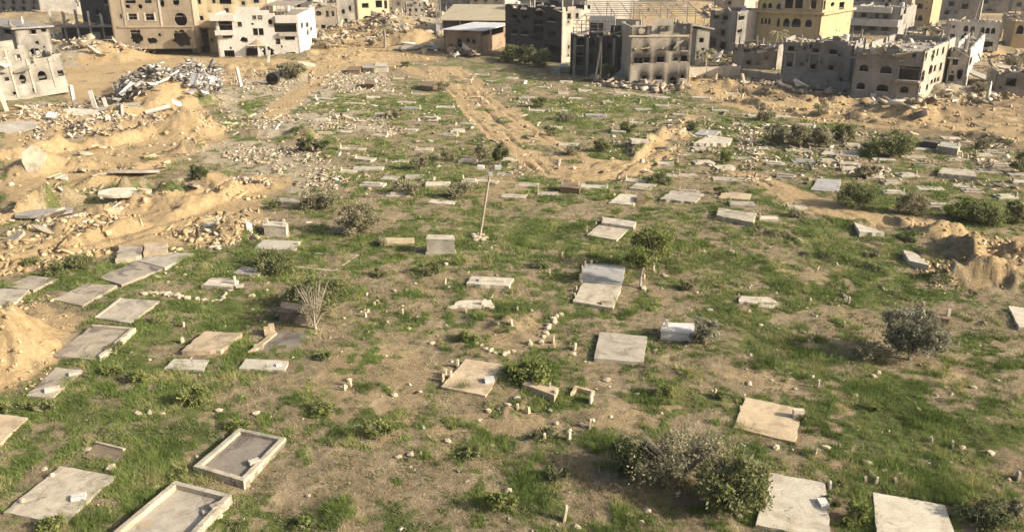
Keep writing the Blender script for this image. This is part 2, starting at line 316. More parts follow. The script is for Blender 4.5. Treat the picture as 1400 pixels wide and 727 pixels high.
SAND = [[(88, 90), (200, 74), (300, 80), (420, 84), (440, 66), (560, 52), (640, 70), (600, 84), (500, 90), (430, 104), (330, 112), (262, 138), (300, 165), (310, 190), (200, 240), (60, 285), (0, 320), (0, 150), (90, 140)],
    [(0, 328), (120, 292), (255, 270), (300, 250), (365, 240), (368, 300), (345, 330), (200, 346), (90, 352), (0, 388)], [(-20, 405), (50, 410), (92, 430), (80, 500), (60, 520), (-20, 548)],
    [(1225, 296), (1262, 290), (1335, 325), (1400, 322), (1410, 400), (1330, 396), (1285, 370), (1330, 345), (1232, 318)], [(930, 108), (1060, 112), (1160, 132), (1290, 142), (1400, 118), (1400, 198), (1230, 182), (1100, 165), (1000, 150), (940, 128)],
    [(580, 92), (630, 92), (720, 160), (800, 215), (860, 226), (905, 180), (950, 160), (940, 195), (880, 240), (780, 250), (735, 246), (680, 200), (640, 150)], [(860, 20), (960, 0), (965, 30), (880, 32)], [(1030, 240), (1120, 272), (1210, 300), (1200, 312), (1110, 292), (1020, 252)]]
PALE = [[(530, 86), (560, 90), (612, 112), (600, 118), (560, 104)], [(370, 152), (395, 128), (440, 106), (452, 112), (410, 140), (380, 160)], [(655, 432), (742, 428), (760, 470), (690, 480), (640, 462)],
    [(540, 590), (610, 560), (720, 560), (760, 590), (650, 625)], [(395, 520), (470, 480), (560, 480), (600, 520), (540, 620), (460, 560)], [(1100, 520), (1150, 540), (1182, 590), (1160, 640), (1140, 640), (1160, 585), (1120, 548)], [(820, 580), (880, 545), (930, 560), (880, 600)],
    [(950, 500), (1080, 495), (1060, 530), (960, 520)], [(820, 320), (870, 305), (860, 335), (840, 345)], [(620, 250), (700, 240), (730, 265), (640, 285)], [(1150, 395), (1060, 370), (1120, 365)], [(1260, 520), (1340, 490), (1300, 540)]]
RUBB = [[(290, 105), (420, 92), (520, 85), (540, 118), (420, 150), (330, 165), (300, 140)], [(350, 160), (520, 150), (540, 185), (440, 180), (360, 190)], [(300, 190), (420, 205), (470, 240), (430, 270), (330, 240), (270, 215)], [(40, 140), (230, 140), (215, 175), (120, 195), (30, 185)],
    [(0, 60), (150, 55), (170, 85), (90, 100), (0, 110)], [(1290, 100), (1400, 100), (1400, 130), (1260, 140)], [(820, 105), (960, 118), (900, 135), (830, 128)], [(500, 30), (600, 20), (640, 75), (540, 70)]]
MUD_SHADE = [[(1010, 112), (1165, 128), (1160, 142), (1060, 140), (1000, 128)], [(1140, 160), (1260, 168), (1400, 190), (1400, 215), (1260, 190), (1150, 178)], [(640, 72), (700, 78), (860, 112), (940, 122), (900, 132), (800, 112), (690, 92)], [(1250, 150), (1400, 135), (1400, 172), (1300, 170)], [(1200, 335), (1290, 350), (1290, 375), (1240, 372)], [(820, 690), (760, 640), (920, 655), (1020, 700), (900, 727)]]  # mud, plus building shade painted brown into the yard and building-foot patches
# grassy ground: (survey x, y, rx, ry, gain)
GREEN = [(730, 325, 75, 45, .5), (200, 620, 95, 42, .9), (60, 555, 70, 18, .8), (1220, 590, 75, 45, .8), (640, 325, 60, 35, .3), (800, 255, 120, 20, .2), (515, 580, 28, 32, .7), (640, 600, 60, 30, .4), (690, 680, 45, 30, .45),
    (920, 530, 40, 30, .6), (1040, 460, 60, 45, .55), (1200, 395, 90, 25, .55), (1080, 320, 70, 28, .45), (1180, 345, 60, 20, .4), (1330, 290, 80, 30, .5), (1200, 260, 80, 20, .35), (1090, 170, 110, 14, .4), (590, 145, 70, 14, .45), (460, 142, 50, 10, .4), (400, 98, 24, 9, .5),
    (350, 140, 22, 8, .6), (700, 90, 60, 10, .35), (770, 160, 60, 18, .4), (830, 215, 40, 12, .4), (880, 140, 70, 14, .35), (1080, 560, 50, 40, .3), (1340, 600, 60, 60, .4), (1290, 690, 60, 40, .5), (1170, 690, 30, 35, .7), (100, 385, 60, 22, .65), (170, 480, 60, 40, .6), (280, 430, 70, 22, .55),
    (330, 480, 50, 18, .5), (720, 505, 40, 22, .6), (770, 555, 45, 22, .6), (640, 460, 24, 14, .7), (1000, 290, 40, 12, .2), (560, 330, 60, 30, .3), (450, 355, 70, 30, .35), (270, 540, 40, 30, .5), (440, 555, 30, 16, .5), (500, 505, 30, 12, .6), (100, 720, 70, 20, .5), (870, 330, 60, 35, .4), (940, 360, 60, 25, .35),
    (980, 410, 60, 20, .25), (720, 410, 80, 22, .3), (110, 268, 40, 9, .4), (330, 360, 50, 20, .5), (240, 365, 60, 14, .45), (1340, 470, 40, 30, .5), (1180, 520, 60, 25, .6), (850, 460, 40, 20, .2), (840, 620, 50, 30, .5), (30, 640, 40, 40, .4), (740, 640, 40, 30, .5), (410, 715, 30, 10, .6), (560, 240, 70, 30, .25), (1060, 375, 30, 12, .3), (150, 550, 40, 20, .4)]
TRACKS = [(line([(590, 92), (615, 120), (652, 165), (692, 205), (748, 240), (800, 246)]), .8), (line([(622, 92), (670, 138), (735, 182), (805, 220), (870, 225), (912, 190), (948, 160)]), .9), (line([(700, 205), (770, 236), (850, 238), (890, 225)]), 1.2), (line([(1020, 236), (1070, 258), (1135, 284), (1200, 304)]), 1.3), (line([(0, 345), (150, 312), (280, 282), (355, 252)]), 3.0), (line([(530, 88), (565, 96), (600, 108)]), 1.6), (line([(372, 158), (405, 130), (448, 106)]), 2.0)]
def masks(x, y):
    d = np.hypot(x, y)
    jx = 3.0*(fbm(x/3, y/3, 21, 3)-.5) + 1.0*(fbm(x/.8, y/.8, 24, 2)-.5); jy = 3.6*(fbm(x/3, y/3, 26, 3)-.5)
    px, py = plan(x+jx, y+jy)
    sand = 0*x; rub = 0*x; pale = 0*x
    brk = fbm(x/2.2, y/2.2, 47, 4)
    for k, p in enumerate(SAND): sand = np.maximum(sand, in_poly(px, py, p)*(sstep(.40, .54, brk) if k == 5 else sstep(.22, .36, brk)))
    for p in RUBB: rub = np.maximum(rub, in_poly(px, py, p)*1.0)
    for p in PALE: pale = np.maximum(pale, in_poly(px, py, p)*1.0)
    tx, ty = x+.7*jx*.3, y+.7*jy*.3
    for pts, wd_ in TRACKS: sand = np.maximum(sand, sstep(wd_*1.25, wd_*.75, seg_dist(tx, ty, pts)))
    g = .442 + 0*x
    for cx, cy, rx, ry, a in GREEN: g = g + a*.36*np.exp(-(((px-cx)/rx)**2+((py-cy)/ry)**2)*.9)
    g = g - .10*pale - .08*rub - .9*sand + .03*sstep(300, 130, py)
    nz = fbm(x/1.9, y/1.7, 31, 4)*.46 + fbm(x/.5, y/.5, 37, 4)*.54
    green = sstep(-.09, .15, g - nz)
    green = green*(1-sstep(165, 250, d)*.7)
    out = (px < -250) | (px > 1650)
    green = np.where(out, sstep(-.05, .1, .42-nz), green)
    sand = np.where(d > 190, np.maximum(sand, sstep(.42, .58, fbm(x/25, y/25, 41, 4))*.8), sand)
    mud_shade = 0*x
    for p in MUD_SHADE: mud_shade = np.maximum(mud_shade, in_poly(px, py, p)*1.0)
    mud_shade = mud_shade*sstep(.3, .6, fbm(x/2.5, y/1.2, 45, 4))
    return np.maximum(sand, pale*.46), green*(1-.7*mud_shade), np.maximum(rub, pale*.15), mud_shade

def build_ground():
    ang_f = np.radians(np.linspace(-37, 37, 480)); ang_c1 = np.radians(np.linspace(37, 323, 90))[1:-1]
    ang = np.concatenate([ang_f, ang_c1])
    rad = np.concatenate([[2, 8, 15], np.exp(np.linspace(math.log(20), math.log(430), 610)), np.exp(np.linspace(math.log(450), math.log(6000), 40))])
    A, D = np.meshgrid(ang, rad); x = (np.sin(A)*D).ravel(); y = (np.cos(A)*D).ravel()
    z = height(x, y, 5); sand, green, rub, mud_shade = masks(x, y)
    na, nr = len(ang), len(rad)
    GRID['g'] = (z.reshape(nr, na)[3:613, :480].copy(), math.radians(37), 480, math.log(20), math.log(430), 610)
    i = np.arange(nr-1)[:, None]*na + np.arange(na)[None, :]; j = np.arange(nr-1)[:, None]*na + (np.arange(na)[None, :]+1) % na
    f = np.stack([i, j, j+na, i+na], -1).reshape(-1, 4)[:, ::-1]
    col = np.stack([sand, green, rub, mud_shade], 1)
    me = mesh_np('ground', np.stack([x, y, z], 1), f, {'mask': col}, smooth=True)
    m, n, l, b = mat_new('cemetery_ground')
    tc = n.new('ShaderNodeTexCoord').outputs['Object']
    at = n.new('ShaderNodeAttribute'); at.attribute_name = 'mask'
    sp = n.new('ShaderNodeSeparateColor'); l.new(at.outputs['Color'], sp.inputs[0])
    n1 = noise(n, l, tc, .55, 8, .68); n2 = noise(n, l, tc, 2.6, 8, .72); n3 = noise(n, l, tc, 11, 6, .75); n4 = noise(n, l, tc, .12, 4, .6); n5 = noise(n, l, tc, 26, 4, .7)
    dirt = mix(n, l, ramp(n, l, n2, [(.36, (0, 0, 0)), (.62, (1, 1, 1))]), (.178, .138, .081), (.315, .242, .148))
    dirt = mix(n, l, ramp(n, l, n1, [(.50, (0, 0, 0)), (.68, (1, 1, 1))]), dirt, (.43, .335, .205))
    dirt = mix(n, l, math_(n, l, 'MULTIPLY', ramp(n, l, n3, [(.5, (0, 0, 0)), (.66, (1, 1, 1))]), .6), dirt, (.105, .088, .045))
    dirt = mix(n, l, math_(n, l, 'MULTIPLY', ramp(n, l, n5, [(.54, (0, 0, 0)), (.68, (1, 1, 1))]), .7), dirt, (.54, .45, .31))
    sandc = mix(n, l, ramp(n, l, n2, [(.34, (0, 0, 0)), (.64, (1, 1, 1))]), (.345, .24, .122), (.50, .365, .20))
    sandc = mix(n, l, math_(n, l, 'MULTIPLY', ramp(n, l, n1, [(.52, (0, 0, 0)), (.68, (1, 1, 1))]), .55), sandc, (.35, .27, .18))
    sandc = mix(n, l, math_(n, l, 'MULTIPLY', ramp(n, l, n3, [(.56, (0, 0, 0)), (.72, (1, 1, 1))]), .5), sandc, (.58, .47, .32))
    rubc = mix(n, l, ramp(n, l, n3, [(.4, (0, 0, 0)), (.6, (1, 1, 1))]), (.27, .215, .145), (.52, .44, .32))
    grn = mix(n, l, ramp(n, l, n2, [(.36, (0, 0, 0)), (.64, (1, 1, 1))]), (.096, .116, .036), (.172, .184, .066))
    grn = mix(n, l, math_(n, l, 'MULTIPLY', ramp(n, l, n3, [(.5, (0, 0, 0)), (.7, (1, 1, 1))]), .55), grn, (.28, .24, .13))
    def soft(s, amt=.5):
        v = math_(n, l, 'ADD', s, math_(n, l, 'MULTIPLY', math_(n, l, 'SUBTRACT', n3, .5), amt*2))
        return ramp(n, l, v, [(.35, (0, 0, 0)), (.65, (1, 1, 1))])
    c = mix(n, l, math_(n, l, 'MULTIPLY', soft(sp.outputs[2], .9), .85), dirt, rubc)
    c = mix(n, l, soft(sp.outputs[0]), c, sandc)
    c = mix(n, l, soft(sp.outputs[1], .7), c, grn)
    c = mix(n, l, math_(n, l, 'MULTIPLY', at.outputs['Alpha'], .85), c, mix(n, l, n2, (.15, .112, .07), (.27, .20, .125)))
    c = mix(n, l, .75, c, ramp(n, l, n5, [(.32, (.66, .66, .64)), (.68, (1.22, 1.22, 1.2))]), 'MULTIPLY')
    c = mix(n, l, 1, c, ramp(n, l, n4, [(.3, (.86, .86, .86)), (.7, (1.1, 1.1, 1.1))]), 'MULTIPLY')
    l.new(c, b.inputs['Base Color']); b.inputs['Roughness'].default_value = 1; b.inputs['Specular IOR Level'].default_value = .05
    bump(n, l, b, math_(n, l, 'ADD', math_(n, l, 'ADD', n2, math_(n, l, 'MULTIPLY', n3, .6)), math_(n, l, 'MULTIPLY', n5, .25)), .9, .22)
    tag(obj('ground', me, None, m), 'open cemetery ground of dry soil, grass and bulldozed sand', 'ground', kind='structure')
build_ground()

# ------------------------------------------------------------------ buildings
def crop(ox, oy, s):                                     # survey sheet: enlarged detail -> photograph
    return lambda *b: tuple([b[0]/s+ox, b[1]/s+oy, b[2]/s+ox, b[3]/s+oy] + list(b[4:]))
c1 = crop(0, 0, 4.277); c2 = crop(260, 0, 4.277); c3 = crop(520, 0, 4.277); c4 = crop(760, 0, 4.277); c5 = crop(1000, 0, 6.435); c6 = crop(1150, 0, 5.12); c7 = crop(680, 0, 6.435)

def hole_outline(u0, v0, u1, v1, kind, rr):
    cu, cv, ru, rv = (u0+u1)/2, (v0+v1)/2, (u1-u0)/2, (v1-v0)/2
    N = 24; pts = []; box = []
    for k in range(N):
        a = 2*math.pi*k/N + math.pi/4; ca, sa = math.cos(a), math.sin(a)
        m = max(abs(ca), abs(sa)); bx, by = ca/m, sa/m
        if kind == 'a':
            r_ = (bx*.985, by*.985) if sa < 0 else (ca*.985, max(sa*.985, 0)); x, y = r_
            if sa < 0: y = by*.985
        elif kind == 'c': x, y = ca*.97, sa*.97
        else:
            q = rr.uniform(.62, .98); w_ = .35; x = (ca*(1-w_)+bx*w_)*q; y = (sa*(1-w_)+by*w_)*q
        pts.append((cu+x*ru, cv+y*rv)); box.append((cu+bx*ru, cv+by*rv))
    return box, pts
def wall_mesh(sides, t, cell, top_fn, soot_list, rr, soot_amt):
    V = []; F = []; S = []
    for fmap, Wd, Ht, ops, sid in sides:
        us = {0.0, Wd}; vs = {0.0, Ht}
        for o in ops: us |= {o[0], o[2]}; vs |= {o[1], o[3]}
        if cell:
            for k in range(1, int(Wd/cell)+1): us.add(min(k*cell, Wd))
            for k in range(1, int(Ht/cell)+1): vs.add(min(k*cell, Ht))
        def thin(s):
            s = sorted(s); out = [s[0]]
            for q in s[1:]:
                if q-out[-1] > 1e-4: out.append(q)
            return out
        us = thin(us); vs = thin(vs); nu, nv = len(us)-1, len(vs)-1
        st = [[1]*nv for _ in range(nu)]
        for i in range(nu):
            cu = (us[i]+us[i+1])/2
            for j in range(nv):
                cv = (vs[j]+vs[j+1])/2
                if top_fn and cv > top_fn(sid, cu): st[i][j] = 0; continue
                for o in ops:
                    if o[0] < cu < o[2] and o[1] < cv < o[3]:
                        st[i][j] = 2 if o[4] in 'aci' else 0
                        if st[i][j] == 0: break
        def add(pts):
            i = len(V)
            for (u, v, d) in pts:
                V.append(fmap(u, v, d)); s = 0
                for (a, b, c, e) in soot_list.get(sid, ()):
                    cx = (a+c)/2; hw = (c-a)/2+.25; dx = max(0, abs(u-cx)-hw*.6)/hw
                    if v >= b: s = max(s, math.exp(-dx*dx*1.6)*math.exp(-max(0, v-e)/1.8))
                S.append(min(1, s*soot_amt))
            F.append(tuple(range(i, i+len(pts))))
        for i in range(nu):
            for j in range(nv):
                if st[i][j] == 1:
                    a, b, c, d = us[i], vs[j], us[i+1], vs[j+1]
                    add([(a, b, 0), (c, b, 0), (c, d, 0), (a, d, 0)]); add([(a, d, t), (c, d, t), (c, b, t), (a, b, t)])
                if st[i][j] == 0: continue
                for di, dj, e in ((-1, 0, ((0, 0), (0, 1))), (1, 0, ((1, 1), (1, 0))), (0, -1, ((1, 0), (0, 0))), (0, 1, ((0, 1), (1, 1)))):
                    ii, jj = i+di, j+dj
                    if 0 <= ii < nu and 0 <= jj < nv and st[ii][jj]: continue
                    (p, q), (r_, s_) = e
                    P = (us[i+p], vs[j+q]); Q = (us[i+r_], vs[j+s_])
                    add([(*P, 0), (*Q, 0), (*Q, t), (*P, t)])
        for o in ops:
            if o[4] in 'aci':
                bx, pt = hole_outline(*o[:5], rr); N = len(bx)
                for k in range(N):
                    k2 = (k+1) % N
                    add([(*bx[k], 0), (*bx[k2], 0), (*pt[k2], 0), (*pt[k], 0)]); add([(*pt[k], t), (*pt[k2], t), (*bx[k2], t), (*bx[k], t)])
                    add([(*pt[k], 0), (*pt[k2], 0), (*pt[k2], t), (*pt[k], t)])
    me = bpy.data.meshes.new('wall'); me.from_pydata(V, [], F); me.update()
    a = me.attributes.new('soot', 'FLOAT', 'POINT'); a.data.foreach_set('value', np.array(S, np.float32))
    return me

CUBE = np.array([(-1, -1, -1), (1, -1, -1), (1, 1, -1), (-1, 1, -1), (-1, -1, 1), (1, -1, 1), (1, 1, 1), (-1, 1, 1)], float)*.5
CF = np.array([(3, 2, 1, 0), (4, 5, 6, 7), (0, 1, 5, 4), (1, 2, 6, 5), (2, 3, 7, 6), (3, 0, 4, 7)])
def rot_mats(n, g, tilt=1.0):
    a = g.uniform(0, 2*np.pi, n); b = g.normal(0, .5*tilt, n); c = g.normal(0, .5*tilt, n)
    ca, sa, cb, sb, cc, s_ = np.cos(a), np.sin(a), np.cos(b), np.sin(b), np.cos(c), np.sin(c)
    Z = np.zeros(n); O = np.ones(n)
    Rz = np.stack([ca, -sa, Z, sa, ca, Z, Z, Z, O], 1).reshape(n, 3, 3); Rx = np.stack([O, Z, Z, Z, cb, -sb, Z, sb, cb], 1).reshape(n, 3, 3); Ry = np.stack([cc, Z, s_, Z, O, Z, -s_, Z, cc], 1).reshape(n, 3, 3)
    return Rz @ Rx @ Ry
def chunks_mesh(name, pos, size, g, flat=.5, tilt=1.0, vmin=0, vmax=1):
    n = len(pos); s = size[:, None]*np.stack([g.uniform(.7, 1.2, n)*(1+2.2*(g.random(n) < .18)), g.uniform(.35, 1.1, n), g.uniform(flat*.35, flat*1.3, n)], 1)
    v = CUBE[None] + g.uniform(-.2, .2, (n, 8, 3))*np.array([1, 1, .25]); v = v*s[:, None, :]
    v = np.einsum('nij,nkj->nki', rot_mats(n, g, tilt), v) + pos[:, None, :]
    f = (CF[None]+8*np.arange(n)[:, None, None]).reshape(-1, 4)
    var = np.repeat(g.uniform(vmin, vmax, n), 8)
    return mesh_np(name, v.reshape(-1, 3), f, {'var': var})

def building(name, label, A, Bx, ang, top, mat, depth=10, sideX=None, front=(), right=(), left=(), tilt=0, lean=0, profile=None, soot=0, cell=0, roof=True, storeys=None,
             clutter=14, cat='building', parapet=.7, floors=True, roofmat='roof', frames='frame', partition=True, tanks=0, sink=.4, blocks=0, base_z=None, ragged=None, pock=4):
    if not soot and name.startswith(('ruin', 'grey', 'apart', 'concrete', 'distant', 'warehouse')): soot = .4
    rr = random.Random(hash(A) & 0xffff); a = math.radians(ang)
    p = G(*A); z0 = hz(p.x, p.y)-sink if base_z is None else base_z
    M = Matrix.Translation((p.x, p.y, z0)) @ Matrix.Rotation(-a, 4, 'Z') @ Matrix.Rotation(math.radians(tilt), 4, 'Y') @ Matrix.Rotation(math.radians(lean), 4, 'X'); Mi = M.inverted()
    def bis(fn, lo, hi):
        up = fn(hi) > fn(lo)
        for _ in range(40):
            mid = (lo+hi)/2
            if (fn(mid) > 0) == up: hi = mid
            else: lo = mid
        return lo
    W = bis(lambda q: proj(M @ Vector((q, 0, 0)))[0]-Bx, .5, 90)
    H = bis(lambda q: proj(M @ Vector((0, 0, q)))[1]-top, .5, 60)
    D = bis(lambda q: proj(M @ Vector((W, q, 0)))[0]-sideX, .3, 40) if sideX else depth
    D = max(D, 5.5)
    co = Mi @ Vector((0, 0, CAM_H))
    def loc(px, py, plane):
        d = Mi.to_3x3() @ ray(px, py)
        if plane == 'f': t = -co.y/d.y
        elif plane == 'r': t = (W-co.x)/d.x
        else: t = -co.x/d.x
        q = co + d*t
        return (q.x if plane == 'f' else (q.y if plane == 'r' else D-q.y)), q.z
    def conv(ops, plane, Wd):
        out = []
        for o in ops:
            x0, y0, x1, y1 = o[:4]; k = o[4] if len(o) > 4 else 'w'
            ym, xm = (y0+y1)/2, (x0+x1)/2
            u0, u1 = sorted((loc(x0, ym, plane)[0], loc(x1, ym, plane)[0])); v1 = loc(xm, y0, plane)[1]; v0 = loc(xm, y1, plane)[1]
            u0, u1 = max(u0, .15), min(u1, Wd-.15); v0, v1 = max(v0, .12), min(v1, H-.12)
            if u1-u0 > .25 and v1-v0 > .25: out.append((u0, v0, u1, v1, k))
        return out
    of = conv(front, 'f', W); orr = conv(right, 'r', D); ol = conv(left, 'l', D)
    sides = [(lambda u, v, d: (u, d, v), W, H, of, 'f'), (lambda u, v, d: (W-d, u, v), D, H, orr, 'r'),
             (lambda u, v, d: (d, D-u, v), D, H, ol, 'l'), (lambda u, v, d: (W-u, D-d, v), W, H, [], 'b')]
    tf = None
    if profile:                                          # roofline points (photo x, y) on the front
        pr = [loc(x, y, 'f') for x, y in profile]
        def tf(sid, u):
            if sid == 'b': u = W-u
            if sid == 'r': u = W
            if sid == 'l': u = 0
            if u <= pr[0][0]: return pr[0][1]
            for (ua, va), (ub, vb) in zip(pr[:-1], pr[1:]):
                if ua <= u <= ub: return va + (vb-va)*(u-ua)/max(ub-ua, 1e-3)
            return pr[-1][1]
        H_eff = max(v for _, v in pr); H = max(H, H_eff)
        sides = [(s_[0], s_[1], H, s_[3], s_[4]) for s_ in sides]
        cell = cell or .6
    if ragged is None: ragged = 1.0 if name.startswith(('ruin', 'burnt')) else .45
    if ragged:
        cell = cell or 1.0; base_tf = tf; ph = rr.uniform(0, 50)
        def tf(sid, u, base_tf=base_tf, H0=H):
            t0 = base_tf(sid, u) if base_tf else H0
            k = 'frbl'.index(sid)*37+ph; q = float(vnoise(np.array([u/1.7+k]), np.array([k]))[0])*.6+float(vnoise(np.array([u/.6+k]), np.array([k+9]))[0])*.4
            return t0-max(0, q-.5)*4.2*ragged*min(1, parapet+.4)
    for ops, Wd in ((of, W), (orr, D)):
        for _ in range(pock if ops else 0):
            u, v, q = rr.uniform(.5, Wd-1.3), rr.uniform(.6, max(.8, H-2)), rr.uniform(.3, .8)
            if u > .2 and u+q < Wd-.2 and all(u+q < o[0]-.1 or u > o[2]+.1 or v+q < o[1]-.1 or v > o[3]+.1 for o in ops): ops.append((u, v, u+q, v+q*rr.uniform(.7, 1.3), 'i'))
    e = empty(name, (0, 0, 0), label, cat); e.matrix_world = M
    sl_ = {s: [(o[0], o[1], o[2], o[3]) for o in ops if soot] for s, ops in (('f', of), ('r', orr))}
    obj('wall', wall_mesh(sides, .28, cell or (1.0 if soot else 0), tf, sl_, rr, soot), e, MAT[mat])
    ns = storeys or max(1, round(H/3.1)); fh = H/ns
    hroof = (H if not profile else min(v for _, v in pr)) - parapet
    if floors:
        for k in range(1, ns):
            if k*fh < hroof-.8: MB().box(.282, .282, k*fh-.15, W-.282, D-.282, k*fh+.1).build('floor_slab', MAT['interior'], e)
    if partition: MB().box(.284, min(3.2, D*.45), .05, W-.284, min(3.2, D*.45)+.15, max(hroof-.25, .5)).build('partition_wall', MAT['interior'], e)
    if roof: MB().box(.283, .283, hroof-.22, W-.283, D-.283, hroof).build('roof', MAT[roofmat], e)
    for ops, fm, plane in ((of, sides[0][0], 'f'), (orr, sides[1][0], 'r'), (ol, sides[2][0], 'l')):
        for o in ops:
            if o[4] not in 'wa': continue
            u0, v0, u1, v1 = o[:4]; mb = MB(); b_ = .07
            def bar(a0, b0, a1, b1, d0, d1):
                q = [fm(a0, b0, d0), fm(a1, b1, d1)]
                mb.box(min(q[0][0], q[1][0]), min(q[0][1], q[1][1]), min(q[0][2], q[1][2]), max(q[0][0], q[1][0]), max(q[0][1], q[1][1]), max(q[0][2], q[1][2]))
            topv = v1-.003 if o[4] == 'w' else (v0+v1)/2
            ro = [(u0+.003, v0+.003), (u1-.003, v0+.003), (u1-.003, topv), (u0+.003, topv)]; ri = [(u0+b_, v0+b_), (u1-b_, v0+b_), (u1-b_, topv-b_), (u0+b_, topv-b_)]
            mb.v = [fm(a_, c_, dd) for dd in (.10, .17) for rr_ in (ro, ri) for a_, c_ in rr_]
            for k in range(4):
                k2 = (k+1) % 4; mb.f += [(k, k2, 4+k2, 4+k), (8+k, 12+k, 12+k2, 8+k2), (k, 8+k, 8+k2, k2), (4+k, 4+k2, 12+k2, 12+k)]
            wo = mb.build('window', MAT[frames], e)
            if rr.random() < .6: mb = MB(); bar((u0+u1)/2-.03, v0+b_, (u0+u1)/2+.03, topv-b_, .11, .16); mb.build('mullion', MAT[frames], wo)
            m2 = MB(); mbs = mb; mb = m2; bar(u0-.08, v0-.10, u1+.08, v0-.002, -.07, .09); m2.build('sill', MAT['surround'] if rr.random() < .6 else MAT[mat], wo)
    if clutter:
        g = np.random.default_rng(hash(A) & 0xfff); n = clutter*3
        edge = g.uniform(0, 1, n) < .5
        pos = np.stack([g.uniform(.3, max(W-.5, .5), n), np.where(edge, g.uniform(.3, max(.4, min(1.6, D*.5)), n), g.uniform(.25, max(D-.5, .4), n)), np.full(n, hroof+.08)], 1)
        me = chunks_mesh('roof_debris', pos, g.uniform(.2, .8, n), g, .45, .8, .2, 1.0); tag(obj('roof_debris', me, e, MAT['rubble']), kind='stuff')
    if clutter >= 16:
        for k in range(2+clutter//14):
            sx, sy, q = rr.uniform(.3, max(.6, W-2)), rr.uniform(-.5, 1.2), rr.uniform(1.0, 2.4)
            mb = MB(); mb.box(-q/2, -q*.4, -.09, q/2, q*.4, .09, .08); ob = mb.build('hanging_slab', MAT[rr.choice(['roof', 'surround', 'concrete'])], e); ob.location = (sx+q*.4, sy, hroof+rr.uniform(-.3, .9)); ob.rotation_euler = (rr.uniform(-.9, .5), rr.uniform(-.5, .5), rr.uniform(-.6, .6))
    for k in range(tanks):
        tx, ty = rr.uniform(1, W-1), rr.uniform(1, max(1.2, D-1)); m = MB(); m.tube([(tx, ty, hroof), (tx, ty, hroof+1.1), (tx, ty, hroof+1.25)], [.5, .5, .3], 12); m.build('water_tank', MAT['tank'] if k % 2 == 0 else MAT['black'], e)
    if blocks:                                           # stumps of columns with bent bars above the roof
        for k in range(blocks):
            bx_, by_ = rr.uniform(.3, W-.5), rr.choice((.3, D-.6)); hh = rr.uniform(.8, 2.2)
            cst = MB().box(bx_, by_, hroof, bx_+.3, by_+.3, hroof+hh, .02).build('column_stump', MAT['concrete'], e)
            m = MB()
            for q in range(3): m.tube([(bx_+.05+q*.1, by_+.15, hroof+hh-.05), (bx_+.05+q*.1, by_+.15, hroof+hh+.4), (bx_+q*.15, by_+.1*q, hroof+hh+.9)], .02, 4)
            tag(m.build('rebar', MAT['steel'], cst), kind='stuff')
    return e, W, H, D, hroof, loc

def pbox(B, px0, py0, px1, py1, d0, d1, name, mat, plane='f', parent=None):   # a box standing on a facade, given by its outline in the photograph
    e, W, H, D, hr, loc = B
    xm, ym = (px0+px1)/2, (py0+py1)/2
    u0, u1 = loc(px0, ym, plane)[0], loc(px1, ym, plane)[0]; v1 = loc(xm, py0, plane)[1]; v0 = loc(xm, py1, plane)[1]
    m = MB()
    if plane == 'f': m.box(u0, d0, v0, u1, d1, v1)
    else: m.box(W-d1, u0, v0, W-d0, u1, v1)
    return m.build(name, MAT[mat], parent or e)

# --- left edge
b = building('ruined_house', 'slumped two storey house tilting over the sand, pale walls streaked grey', (-14, 140), 97, -42, 66, 'greyold', depth=9, tilt=-4,
    front=[c1(85, 320, 122, 360), c1(18, 330, 42, 352), c1(108, 430, 155, 495, 'i'), c1(220, 415, 272, 472, 'a'), c1(338, 412, 372, 448), c1(28, 452, 54, 476), c1(160, 275, 240, 335, 'i')],
    profile=[(-14, 64), (36, 62), (38, 80), (50, 81), (68, 80), (70, 75), (97, 73)], clutter=30, cell=.7, blocks=3)
pbox(b, 41, 80, 44, 128, -.12, .02, 'pilaster', 'greyold'); pbox(b, 70, 78, 72.5, 120, -.1, .02, 'pilaster', 'greyold'); pbox(b, 14, 64, 16.5, 135, -.1, .02, 'pilaster', 'greyold')
b = building('concrete_house', 'dark grey flat-roofed house with overhanging slab behind the slumped house', (-30, 88), 33, 42, 30, 'concrete', sideX=80, right=[c1(172, 175, 212, 202), c1(232, 140, 272, 190, 'i'), c1(165, 280, 240, 330, 'i')], front=[c1(20, 140, 60, 200)], clutter=20, parapet=.1)
e, W, H, D, hr, loc = b; MB().box(-.6, -.6, H+.003, W+.6, D+.6, H+.3).build('roof_slab', MAT['concrete'], e)
m = MB(); m.tube([(W-.8, D*.35, H+.3), (W-.8, D*.35, H+1.4)], .05, 5); m.build('dish_mast', MAT['steel'], e)
m = MB(); m.tube([(W-.9, D*.35-.15, H+1.3), (W-.85, D*.35-.05, H+1.3), (W-.8, D*.35+.05, H+1.3)], [.75, .5, .05], 12); m.build('satellite_dish', MAT['tank'], e)

